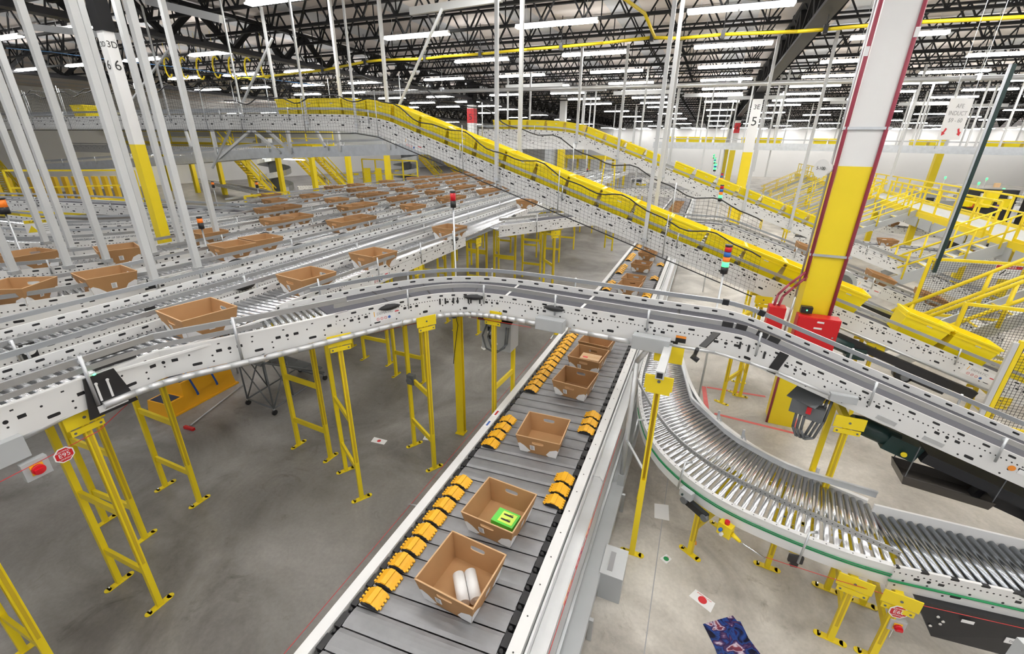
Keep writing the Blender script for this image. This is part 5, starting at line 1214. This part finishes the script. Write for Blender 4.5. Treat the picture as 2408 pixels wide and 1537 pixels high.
# =============================================================== level tote conveyors and mezzanines in the distance
l3 = conveyor('distant level conveyor loaded with yellow totes crossing the hall at right', [Vector((-4,36,5.25)),Vector((8,36,5.22)),Vector((34,35,5.05))], w=.7, kind='belt', posts=4, depth=.34, raildy=.3, fm='galv')
for i in range(44):
    x = -3+.84*i
    if i in (5,9,10,14,15,16,19,20): continue
    dup(yt, (x, 36-.0*(x-8), 5.25-.006*(x+3)), (0,0,0), 'small distant yellow tote on the level conveyor crossing the hall', 'totes on the distant level conveyor')
l4 = conveyor('grey level conveyor hung on braced rods below the upper conveyor at left', [Vector((-34,14,3.55)),Vector((-22,14,4.25)),Vector((-17,14,4.62)),Vector((-8.5,14,4.95))], w=.7, kind='belt', posts=3, depth=.28, raildy=.25, fm='galv')
for (u1,v1,u2,v2,lb) in ((515,372,615,285,'pale V brace leaning right below the upper conveyor, left one'),(568,285,660,360,'pale V brace leaning left below the upper conveyor'),(605,285,688,360,'long pale brace between upper and lower conveyor'),(735,290,765,345,'short pale brace under the incline bend'),(430,290,450,345,'short pale brace under the upper conveyor left')):
    a, b = aty(u1,v1,13.6), aty(u2,v2,13.6); t = thing('diagonal_brace', lb, 'brace', tuple(a)); MB().bar(a,b,.09,.09).build('tube','rod',t)
for (u,v0,v1) in ((512,285,367),(685,285,362),(800,300,357),(915,320,352),(640,285,300)):
    a = aty(u-4,v0,13.6); b = aty(u,v1,13.6); hrod(b.x, 13.6, b.z, a.z+.0, .055, 'pale vertical hanger holding the lower grey conveyor', 'hangers of the lower grey conveyor', foot=False)
# left machine conveyors
mc = conveyor('white punched conveyor curving behind the caution sign at left', smooth([(-24,6.2,3.05),(-20,7.6,3.1),(-17.5,8.4,3.05),(-14.2,9.4,2.95),(-12,10.2,2.9)],2), kind='belt', posts=2.5)
mc2 = conveyor('lower white conveyor with black drive gear behind the caution sign', smooth([(-22,7.6,2.3),(-18,8.6,2.3),(-14.2,9.7,2.1),(-12.3,10.6,1.9)],2), kind='belt', posts=2.5, rails=(0,0))
bg = thing('drive_gear', 'long black drive gear below the white conveyors at left', 'drive', (-17,8.6,1.6)); MB().bar((-21,7.4,1.85),(-13.2,9.9,1.6),.4,.3).build('drive_frame','black',bg); MB().tube((-13.1,9.2,2.25),(-12.5,9.5,2.25),.2,16).build('motor','grey',bg)
cs = thing('caution_sign', 'white caution sign with yellow header hanging among the left posts', 'sign', tuple(at(95,530,3.4)))
a, b, c_, d_ = at(72,543,3.35), at(118,543,3.35), None, None
q = at(95,533,3.3); xd = Vector((.35,.94,0)).normalized(); xd = Vector((.42,.9,0)).normalized()
MB().bar(q-xd*.22+Vector((0,0,.0)), q+xd*.22+Vector((0,0,.0)), .01,.30).build('board','whitepl',cs); nn = xd.cross(Vector((0,0,1)))
MB().bar(q-xd*.21+Vector((0,0,.11))+nn*.007, q+xd*.21+Vector((0,0,.11))+nn*.007, .003,.06).build('yellow_header','yel',cs); text('CAUTION', .06, q+Vector((0,0,.11))+nn*.010, xd, (0,0,1), 'ink', cs)
m = MB(); p0 = q-xd*.12+Vector((0,0,-.10))+nn*.007; m.face([p0-xd*.08, p0+xd*.08, p0+Vector((0,0,.14))]); m.build('yellow_triangle','yel',cs)
for i in range(4): MB().bar(q+xd*(.0)+Vector((0,0,.04-.04*i))+nn*.007, q+xd*(.17-.02*i)+Vector((0,0,.04-.04*i))+nn*.007, .002,.008).build('text_line','greyink',cs)
# ---- mezzanine helper
def railing(P, label, group=None, h=1.07, step=1.8, m_='yel', toe=True, r=.032, parent=None):
    P = [Vector(p) for p in P]; t = parent or thing('guard_railing', label, 'railing', tuple(P[0]), group)
    for a, b in zip(P, P[1:]):
        m = MB(); m.bar(a+Vector((0,0,h)), b+Vector((0,0,h)), r*2, r*2); m.build('top_rail', m_, t); m = MB(); m.bar(a+Vector((0,0,h*.52)), b+Vector((0,0,h*.52)), r*1.6, r*1.6); m.build('mid_rail', m_, t)
        if toe: MB().bar(a+Vector((0,0,.06)), b+Vector((0,0,.06)), .02, .12).build('toe_board', m_, t)
        n = max(1, int((b-a).length/step))
        for i in range(n+1):
            p = a.lerp(b, i/n); MB().box(p+Vector((0,0,h/2-.1)), (r*2,r*2,h+.2)).build('rail_post', m_, t)
    return t
def stairs(a, b, w, label, m_str='yel', m_tread='yel', n=None, hr=True, rail_r=.03, tread_t=.04):
    """a = bottom, b = top of the stair centre line"""
    a, b = Vector(a), Vector(b); d = Vector((b.x-a.x, b.y-a.y, 0)); L = d.length; d.normalize(); s = Vector((-d.y, d.x, 0)); t = thing('stair', label, 'stairs', tuple(a)); n = n or max(4, int((b.z-a.z)/.2))
    for k in (-1, 1): MB().bar(a+s*k*w/2, b+s*k*w/2, .05, .26, upv=(0,0,1)).build('stringer', m_str, t)
    for i in range(1, n):
        p = a.lerp(b, i/n); q = [p-s*w/2-d*.13, p+d*.13-s*w/2, p+d*.13+s*w/2, p-d*.13+s*w/2]
        td = MB().hexa([x-Vector((0,0,tread_t)) for x in q]+q).build('tread', m_tread, t)
        if m_tread == 'tread': MB().bar(q[0]+Vector((0,0,.006)), q[3]+Vector((0,0,.006)), .045, .02).build('yellow_nosing', 'yel', td)
    if hr:
        for k in (-1, 1):
            o = s*k*(w/2+.03); up1, up2 = Vector((0,0,.95)), Vector((0,0,.50))
            hr_ = MB().tube(a+o+up1, b+o+up1, rail_r, 10).build('handrail', 'yel', t); MB().tube(a+o+up2, b+o+up2, rail_r, 10).build('mid_handrail', 'yel', t)
            for i in range(4): p = a.lerp(b, .08+.28*i)+o; MB().tube(p, p+up1, rail_r, 8).build('handrail_post', 'yel', hr_)
    return t
# right platform: long white deck with yellow edge beams, running away
DX0, DX1, DZ = 9.0, 10.7, 2.42
dk = thing('platform', 'long white topped platform with yellow edge beam running away at right', 'platform', (10,30,0))
MB().box(((DX0+DX1)/2, 38, DZ-.02), (DX1-DX0, 46, .04)).build('deck','grey',dk)
MB().box((DX0-.02, 38, DZ-.10), (.06, 46, .26)).box((DX1+.02, 38, DZ-.10), (.06,46,.26)).build('edge_beam','yel',dk)
y = 15.6
while y < 60: MB().box((DX0-.05, y+.5, DZ-.38), (.03, 1.25, .42)).build('grey_panel','grey',dk); y += 1.45
for (x, y) in ((9.16,21.3),(9.6,19.4),(9.16,26.5),(9.16,32),(9.16,38),(9.16,45),(9.16,52)): MB().box((x,y,(DZ-.2)/2),(.24,.24,DZ-.2)).box((x,y,.015),(.5,.5,.03)).build('post','yel',dk)
railing([(DX0,20.0,DZ),(DX0,60,DZ)], 'yellow guard railing on the left edge of the white platform, beyond the stair head', step=1.45)
railing([(DX0,15.0,DZ),(DX0,18.6,DZ)], 'yellow guard railing on the left edge of the white platform, near part', step=1.5)
railing([(DX1,15.0,DZ),(DX1,60,DZ)], 'yellow guard railing on the right edge of the white platform', step=2.0)
stairs((6.45,19.3,.80),(9.0,19.3,2.30), 1.1, 'white stair with yellow handrails climbing to the white platform', 'grey', 'tread', n=8)
MB().bar((6.35,18.74,.72),(9.0,18.74,2.25),.05,.36).build('stringer_plate','grey', bpy.data.objects['stair'])
for i, y in enumerate((26.5, 31.5, 36.5, 42, 48, 54)):
    stairs((5.2,y,.4),(9.0,y,DZ), .9, 'distant stair with yellow handrails to the white platform, %s beyond the white one' % nth(i).replace('nearest','first'), 'grey', 'tread', n=7)
# crossover stair and mesh guards at lower right
stairs((4.55,12.2,.50),(8.6,12.2,3.65), .9, 'crossover stair with thick yellow handrails at the right edge, above the yellow totes', 'galv', 'tread', n=9, rail_r=.04)
def mesh_guard(c1, c2, z0, z1, label, m_='yel'):
    c1, c2 = Vector((*c1,0)), Vector((*c2,0)); t = thing('mesh_guard', label, 'guard', tuple(c1)); L = (c2-c1).length; d = (c2-c1).normalized()
    for p in (c1, c2): MB().box(p+Vector((0,0,(z0+z1)/2)), (.06,.06,z1-z0)).build('frame_post', m_, t)
    for z in (z0+.03, z1-.03): MB().bar(c1+Vector((0,0,z)), c2+Vector((0,0,z)), .05,.06).build('frame_bar', m_, t)
    m = MB(); n = int(L/.05)
    for i in range(1, n): p = c1+d*L*i/n; m.tube(p+Vector((0,0,z0)), p+Vector((0,0,z1)), .0035, 3, cap=False)
    n = int((z1-z0)/.05)
    for i in range(1, n): z = z0+(z1-z0)*i/n; m.tube(c1+Vector((0,0,z)), c2+Vector((0,0,z)), .0035, 3, cap=False)
    m.build('wire_mesh', 'black', t); return t
g1 = aty(2305,985,8.9); g2 = aty(2393,800,8.9)
mesh_guard((g1.x+.05, 8.9), (7.2, 8.7), g1.z-.1, g1.z+1.45, 'yellow framed black mesh guard at the right edge in front of the yellow totes')
MB().box((g1.x-.02, 8.9, g1.z+.66),(.07,.05,1.5)).build('grey_edge_strip','rod', bpy.data.objects['mesh_guard'])
mesh_guard((5.0,10.9),(8,10.9), 1.15, 2.3, 'yellow framed mesh panel behind the last yellow tote at right')
mesh_guard((5.1,13.2),(8.2,13.6), 1.3, 2.7, 'farther yellow framed mesh panel under the crossover handrail')
# right background: conveyors and work stations beyond the platform
conveyor('grey conveyor line passing under the white platform', [Vector((4.2,24.5,1.15)),Vector((9,23.5,1.15)),Vector((16,22,1.1))], kind='belt', rails=(0,0), posts=3)
conveyor('second grey conveyor line under the white platform', [Vector((6.5,30,1.3)),Vector((12,28,1.3)),Vector((18,26.5,1.2))], kind='belt', rails=(0,0), posts=3)
for i, (x, y, z) in enumerate(((7.6,24.0,1.17),(10.3,23.3,1.17),(11.2,23.1,1.17),(12.1,22.9,1.17),(9.1,29.2,1.32))): tote(x, y, z, .1, 'tan tote on the grey conveyor lines under the platform', 'totes under the platform')
for i, (x, y, z) in enumerate(((9.0,26.5,.2),(10.2,26.3,.2),(12.4,24.5,.2),(13.0,24.4,.57),(12.2,30,2.45),(12.9,30,2.45),(13.6,30.2,2.45),(13.0,30.1,2.82))): dup(yt, (x,y,z), (0,0,.2*i), 'spare yellow tote stored around the right platform', 'spare yellow totes around the platform')
sg = thing('caution_sign', 'white and yellow caution sign under the white platform', 'sign', tuple(at(2226,622,1.3)))
q = aty(2228,625,19.0); MB().box(q,(.62,.01,.40)).build('board','whitepl',sg); MB().box(q+Vector((0,-.008,.14)),(.58,.004,.10)).build('yellow_header','yel',sg); text('CAUTION', .09, q+Vector((0,-.012,.14)), (1,0,0), (0,0,1), 'ink', sg)
for i in range(3): MB().box(q+Vector((.05,-.007,.04-.06*i)),(.3,.002,.012)).build('text_line','greyink',sg)
sg = thing('danger_sign', 'white and red danger sign on the equipment under the platform at right', 'sign', tuple(at(2370,640,1.3)))
q = aty(2368,640,17.5); MB().box(q,(.62,.01,.42)).build('board','whitepl',sg); MB().box(q+Vector((0,-.008,.15)),(.58,.004,.09)).build('red_header','redink',sg); text('DANGER', .08, q+Vector((0,-.012,.15)), (1,0,0), (0,0,1), 'whitepl', sg)
m = MB(); m.bar(q+Vector((-.15,-.008,-.1)), q+Vector((-.05,-.008,.06)), .004,.03).bar(q+Vector((-.05,-.008,-.1)), q+Vector((.08,-.008,.0)), .004,.02); m.build('pictogram','ink',sg)
# work stations
for r, (yy, n) in enumerate(((34,9),(40,11),(47,12))):
    for i in range(n):
        x = 14.5+r*1.0+2.4*i+random.uniform(-.2,.2); t = thing('work_station', 'white work station with screen in the %s row at right' % nth(r), 'work station', (x,yy,0), 'work stations at right, %s row' % nth(r))
        MB().box((x,yy,1.0),(2.0,.8,.06)).box((x-.9,yy,.5),(.06,.7,1)).box((x+.9,yy,.5),(.06,.7,1)).build('bench','alum',t)
        MB().box((x,yy+.4,1.6),(2.0,.05,.5)).box((x,yy+.3,2.0),(2.0,.35,.05)).build('back_shelf','whitepl' if i%2 else 'grey',t)
        MB().box((x+.3,yy-.1,1.35),(.5,.05,.36)).box((x+.3,yy,1.1),(.06,.06,.2)).build('screen','black',t)
        for k in range(4): MB().box((x-.8+.42*k,yy+.28,2.12+.03*k),(.3,.25,.18+.06*(k%2))).build('stacked_item',('cardboard','white','greyink','white')[(k+i)%4],t)
        MB().tube((x+.8,yy,1),(x+.8,yy,3.0),.02,6).build('pole','galv',t); MB().tube((x+.8,yy,3.0),(x+.8,yy,3.15),.06,8).build('green_light','greenlit',t)
for i in range(6):
    t = thing('black_shelving', 'dark shelving unit filled with goods behind the right railing', 'shelving', (13+2.1*i,30.2-.6*i,0), 'dark shelving behind the right railing')
    MB().box((13+2.1*i,30.2-.6*i,1.7),(1.9,.5,3.2)).build('rack','black',t)
    for k in range(5): MB().box((12.3+2.1*i+.35*k,29.9-.6*i,2.5+.5*((k+i)%3)),(.22,.1,.2)).build('stored_item',('red','white','cardboard','purple','white')[k],t)
hs = thing('hanging_sign', 'white hanging sign reading AFE INDUCT 59 - 60 with red arrows at upper right', 'sign', tuple(aty(2247,280,14)))
q = aty(2247,280,14.5); w_, h_ = .62,.88; xd = Vector((.85,.5,0)).normalized(); zz = Vector((0,0,1)); nn = xd.cross(zz)
MB().bar(q-xd*w_/2, q+xd*w_/2, .008, h_).build('board','whitepl',hs)
for s, dz in (('AFE',.27),('INDUCT',.12),('59 - 60',-.03)): text(s, .13, q+zz*dz+nn*.006, xd, zz, 'greyink', hs)
for s in (-1,1):
    m = MB(); p = q+xd*.2*s-zz*.27+nn*.006; e = (xd*s*.5-zz).normalized(); f = nn.cross(e)
    m.face([p-e*.08-f*.025,p-e*.08+f*.025,p+e*.02+f*.025,p+e*.02-f*.025]); m.face([p+e*.02-f*.06,p+e*.02+f*.06,p+e*.10]); m.build('red_arrow','redink',hs)
MB().tube(q+zz*h_/2-xd*.25, q+zz*3.2-xd*.25, .006, 5).tube(q+zz*h_/2+xd*.25, q+zz*3.2+xd*.25, .006, 5).build('hanging_cord','galv',hs)
rp = thing('hanging_rod', 'dark green and silver post slanting at the upper right', 'rod', tuple(aty(2300,400,12))); a = aty(2394,150,12); MB().box((a.x-.05,12,(a.z+2.6)/2),(.06,.06,a.z-2.6)).build('dark_channel','motor',rp); MB().box((a.x-.10,12,(a.z+2.9)/2),(.03,.05,a.z-2.9)).build('silver_channel','galv',rp)
# distant duct work and tanks
vd = thing('vertical_duct', 'pale grey vertical duct beyond the right platform', 'duct', (19.3,40,0)); MB().tube((21.5,38,0),(21.5,38,9),.7,20).tube((21.5,38,6),(24,39,9),.5,16).build('duct','grey',vd)
# hanger rods in the distance
for i in range(64):
    x = random.uniform(-12, 12); y = random.uniform(23, 48)
    if i % 3 == 0: x = random.uniform(10, 30)
    hrod(x, y, random.choice((3.2,5.2,5.2)) if x < 9 else 5.2, 8.4, .04, 'distant pale hanging rod between roof and conveyors', 'distant hanging rods', foot=False)
for (u, v0, v1, Y_) in ((1658,0,450,18.7),(1678,15,480,18.7),(1614,150,425,18.7),(1708,215,420,18.7),(1470,215,360,18.7),(1328,225,305,18.7),(1536,205,370,18.7)):
    pass
for xx, lb in ((-5.1,'rod on the bend of the second incline'),(-1.6,'rod midway down the second incline'),(1.4,'rod on the lower part of the second incline'),(-3.4,'rod on the upper part of the second incline'),(3.0,'rod near the column marked 5 on the second incline')):
    R = resample(I2,.05); i = min(range(len(R)), key=lambda k: abs(R[k].x-xx)); hrod(xx, 18.8, R[i].z-.2, 8.4, .045, 'pale hanging '+lb, 'rods of the second incline')
for i in range(9):
    x = -10+3.2*i+random.uniform(-1,1); y = 25+2.3*i; t = thing('roof_channel', 'pale channel bar hung horizontally under the distant roof', 'channel', (x,y,7.9), 'pale roof channels'); MB().box((x,y,7.9),(3.2,.1,.2)).build('bar','rod',t)
for (u1,v1,u2,v2,Y_,lb) in ((60,62,300,88,8.5,'long pale roof channel at the upper left, lower one'),(345,2,520,45,8.5,'pale roof channel above the left rods'),(965,27,1180,-5,11,'pale roof channel above the middle braces'),(380,118,385,120,9,'')):
    if not lb: continue
    a, b = aty(u1,v1,Y_), aty(u2,v2,Y_); t = thing('roof_channel', lb, 'channel', tuple(a)); MB().bar(a,b,.09,.16).build('bar','rod',t)
bc = thing('blue_cable', 'thin blue cable strung below the roof at upper left', 'cable', tuple(aty(300,140,12))); MB().path([aty(u,v,12) for u,v in ((15,113),(120,122),(200,133),(300,145),(420,158),(520,172),(600,182),(740,200))], .014, 6).tube(aty(300,145,12), Vector((aty(300,145,12).x,12,9.45)), .008, 4).build('cable','cyancable',bc)
for i in range(7):
    u = 395+38*i; q = aty(u, 158+2*(i%3), 16); m = MB(); pts = [q+Vector((.38*math.cos(a)*.6,0,.42*math.sin(a))) for a in [k*PI/8 for k in range(2,15)]]; m.path(pts, .035, 6); m.tube(q+Vector((0,0,.40)), (q.x,q.y,9.45), .008, 4); t = thing('cable_loop', 'yellow looped cable hanging under the roof left of the incline bend', 'cable', tuple(q), 'yellow cable loops'); m.build('loop','yel',t)
# left distant mezzanine with stairs
mz = thing('mezzanine', 'large distant yellow edged mezzanine with grey wall behind the left stairs', 'mezzanine', (-45,38,0))
MB().box((-46,33,4.55),(28,3,.3)).build('deck','yel',mz); MB().box((-46,36,6.2),(36,.2,2.8)).build('grey_wall','grey',mz)
for i in range(9): MB().box((-56+4*i, 31.2, 2.2),(.35,.35,4.4)).build('post','yel',mz)
railing([(-59.5,31.4,4.7),(-29.5,31.4,4.7)], 'yellow guard railing along the distant left mezzanine', step=3)
for i, (x, lb) in enumerate(((-34,'wide yellow stair descending from the left mezzanine, leftmost of the group'),(-31.2,'wide yellow stair descending from the left mezzanine, second of the group'))):
    pass
def far_stair(ub, vb, ut, vt, dist, zt_, lb, w=1.3):
    b = at(ub, vb, 0); s = 1.0
    top = ray(ut, vt); k = (zt_-H)/top.z if abs(top.z) > 1e-6 else 30
    hd = Vector((top.x, top.y, 0)); hb = Vector((b.x, b.y, 0)); k = hb.length*.97/hd.length; T_ = hd*k; stairs((b.x,b.y,0),(T_.x,T_.y,zt_), w, lb, n=20, rail_r=.05, tread_t=.08)
for i in range(0): pass
far_stair(645,466,525,336,0,4.7,'wide yellow stair descending from the left mezzanine, left of the spiral chute')
far_stair(775,452,668,336,0,4.7,'wide yellow stair descending from the left mezzanine, left of the stacked yellow totes')
far_stair(822,450,715,336,0,4.7,'yellow stair just right of its neighbour and left of the stacked yellow totes')
far_stair(1036,420,965,342,0,4.7,'distant yellow stair appearing below the long incline, left one',1.8)
far_stair(1086,416,1012,342,0,4.7,'distant yellow stair appearing below the long incline, right one',1.8)
far_stair(44,474,-40,380,0,3.6,'yellow stair cut by the left picture edge above the white conveyors',1.2)
a, b = atx(40,486,-24), atx(335,470,-24)
railing([a,b], 'yellow railing of the low platform behind the left hanging posts', h=1.3, step=1.5)
pf = thing('platform', 'low grey and yellow platform behind the left hanging posts', 'platform', tuple((a+b)/2)); MB().bar(a+Vector((-1,0,-.2)), b+Vector((-1,0,-.2)), 2.0, .5).build('beam','yel',pf)
m = MB()
for i in range(12): p = a.lerp(b, (i+.5)/12)+Vector((-1.4,0,.2)); m.box(p, (.3,.12,1.6))
m.build('yellow_posts','dirtyyel',pf, kind='stuff')
gt = thing('gate_frame', 'yellow gate shaped frame standing over the far roller lanes', 'frame', tuple(atx(590,530,-14.9)))
p1, p2, p3, p4 = atx(590,532,-15.3), atx(572,462,-15.3), atx(672,447,-15.3), atx(688,505,-15.3)
MB().bar(p1, Vector((p1.x,p1.y,p2.z)), .06,.06).bar(Vector((p1.x,p1.y,p2.z)), Vector((p4.x,p4.y,p2.z)), .06,.06).bar(p4, Vector((p4.x,p4.y,p2.z)), .06,.06).build('frame','yel',gt)
b0 = at(868,444,0)
for i in range(3):
    for j in range(6):
        if i == 2 and j > 3: continue
        dup(yt, (b0.x+1.1*i, b0.y+.6*i, .37*j*1.0), (0,0,.6), 'yellow tote in the distant floor stack between the yellow stairs', 'stacked yellow totes on the far floor')
for i in range(16):
    b1 = at(790+12*i, 418-1.0*i+(6 if i%2 else 0), 0); dup(yt, tuple(b1), (0,0,.5), 'yellow tote on the far conveyors behind the left stairs', 'yellow totes on the far left conveyors')
for i,(u1,v1,u2,v2,z) in enumerate(((760,418,960,408,.9),(700,440,980,432,.9),(460,420,640,455,1.0))):
    conveyor(('far floor conveyor behind the stacked yellow totes','far floor conveyor in front of the stacked yellow totes','dark conveyor sloping behind the left yellow stair')[i], [at(u1,v1,z), at(u2,v2,z)], kind='belt', rails=(0,0), w=.9, posts=4)
def spiral(u, v, R, Hh, lb):
    c = at(u, v, 0); t = thing('spiral_chute', lb, 'chute', (c.x,c.y,0)); MB().tube((c.x,c.y,0),(c.x,c.y,Hh),R*.35,14).build('core','greydark',t)
    m = MB(); n = 60
    for k in range(n):
        a1, a2 = k*.42, (k+1)*.42; z1, z2 = Hh*k/n, Hh*(k+1)/n; f = lambda a,r,z: Vector((c.x+r*math.cos(a), c.y+r*math.sin(a), z))
        m.face([f(a1,R,z1),f(a2,R,z2),f(a2,R,z2+.55),f(a1,R,z1+.55)]); m.face([f(a1,R*.35,z1),f(a2,R*.35,z2),f(a2,R,z2),f(a1,R,z1)])
    m.build('spiral_tray','galv',t)
spiral(655,448,1.6,6.6,'grey spiral chute behind the left yellow stair'); spiral(958,432,1.7,6.0,'grey spiral chute in a yellow cage below the long incline')
c = at(958,440,0); railing([(c.x-4,c.y-3,0),(c.x+4,c.y-3.5,0)], 'yellow cage railing around the spiral chute', h=3.2, step=2, toe=False, r=.06)
ld = thing('step_ladder', 'yellow step ladder with pale rungs standing beyond the long incline', 'ladder', tuple(at(1428,442,2.8)))
c = at(1428,442,2.8); h_ = 2.2
for s in (-1,1): MB().bar(c+Vector((s*.36,0,0)), c+Vector((s*.24,.1,h_)), .07,.05).build('side_rail','yel',ld)
for i in range(5): f = (i+.8)/6; MB().bar(c+Vector((-.36+.12*f,.1*f,h_*f)), c+Vector((.36-.12*f,.1*f,h_*f)), .08,.05).build('rung','rod',ld)
MB().box(c+Vector((0,.1,h_)),(.7,.2,.06)).build('black_top','black',ld)
a, b = aty(1325,368,50), aty(1492,372,50); mz2 = thing('mezzanine', 'distant yellow mezzanine seen between the two inclines', 'mezzanine', tuple(a)); MB().bar(a, b, 3, .3).build('deck','yel',mz2)
for i in range(6): p = a.lerp(b, (i+.3)/6); MB().box((p.x,p.y,p.z/2),(.2,.2,p.z)).build('post','yel',mz2)
railing([a+Vector((0,-1.5,.1)), b+Vector((0,-1.5,.1))], 'yellow railing of the distant mezzanine between the inclines', h=1.4, step=2.2, r=.05)
a, b = aty(1515,330,52), aty(1620,345,52)
q = aty(1318,390,40); cl = thing('column', 'pale column with yellow base left of the second incline bend', 'column', (q.x,40,0)); MB().box((q.x,40,2.38),(.5,.5,4.76)).build('yellow_base_paint','yel',cl); MB().box((q.x,40,7.0),(.5,.5,4.4)).build('shaft','white',cl)
vd = thing('vertical_duct', 'grey vertical duct beside the pale column left of the second incline bend', 'duct', (q.x-1,40,0)); MB().tube((q.x-1.0,40,0),(q.x-1.0,40,6.4),.5,16).build('duct','grey',vd)
# level lines far at left of centre
conveyor('far grey level conveyor behind the bend of the long incline', [Vector((-20,27,5.2)),Vector((-6,27,5.3))], kind='belt', w=.7, depth=.5, posts=3)
conveyor('far left grey conveyor just above the left mezzanine rail', [Vector((-52,24,4.4)),Vector((-25,24,4.5))], kind='belt', w=.8, depth=.5, posts=4)
# tell look-alikes apart by their order in the picture
bucket = {}
for o in list(bpy.data.objects):
    if o.parent is None and 'label' in o: bucket.setdefault(o['label'], []).append(o)
OD = ['first']+ORD[1:]
for lb, os_ in bucket.items():
    if not 1 < len(os_) <= 20: continue
    pos = {o: (o.location if o.location.length > 0 else Vector((0,0,0))) for o in os_}
    xs_ = [p.x for p in pos.values()]; ys_ = [p.y for p in pos.values()]
    deep = max(ys_)-min(ys_) > 1.5*(max(xs_)-min(xs_))
    os_.sort(key=lambda o: pos[o].y if deep else proj(pos[o])[0])
    for i, o in enumerate(os_):
        new = '%s, %s %s' % (lb, OD[i], 'counting away from the camera' if deep else 'from the left')
        if len(new.split()) > 16: new = '%s, %s %s' % (lb, OD[i], 'in depth' if deep else 'from left')
        if len(new.split()) <= 16: o['label'] = new
# building light
w = bpy.data.worlds.new('world'); scene.world = w; w.use_nodes = True
bg = w.node_tree.nodes['Background']; bg.inputs[0].default_value = (.93,.96,1,1); bg.inputs[1].default_value = .55
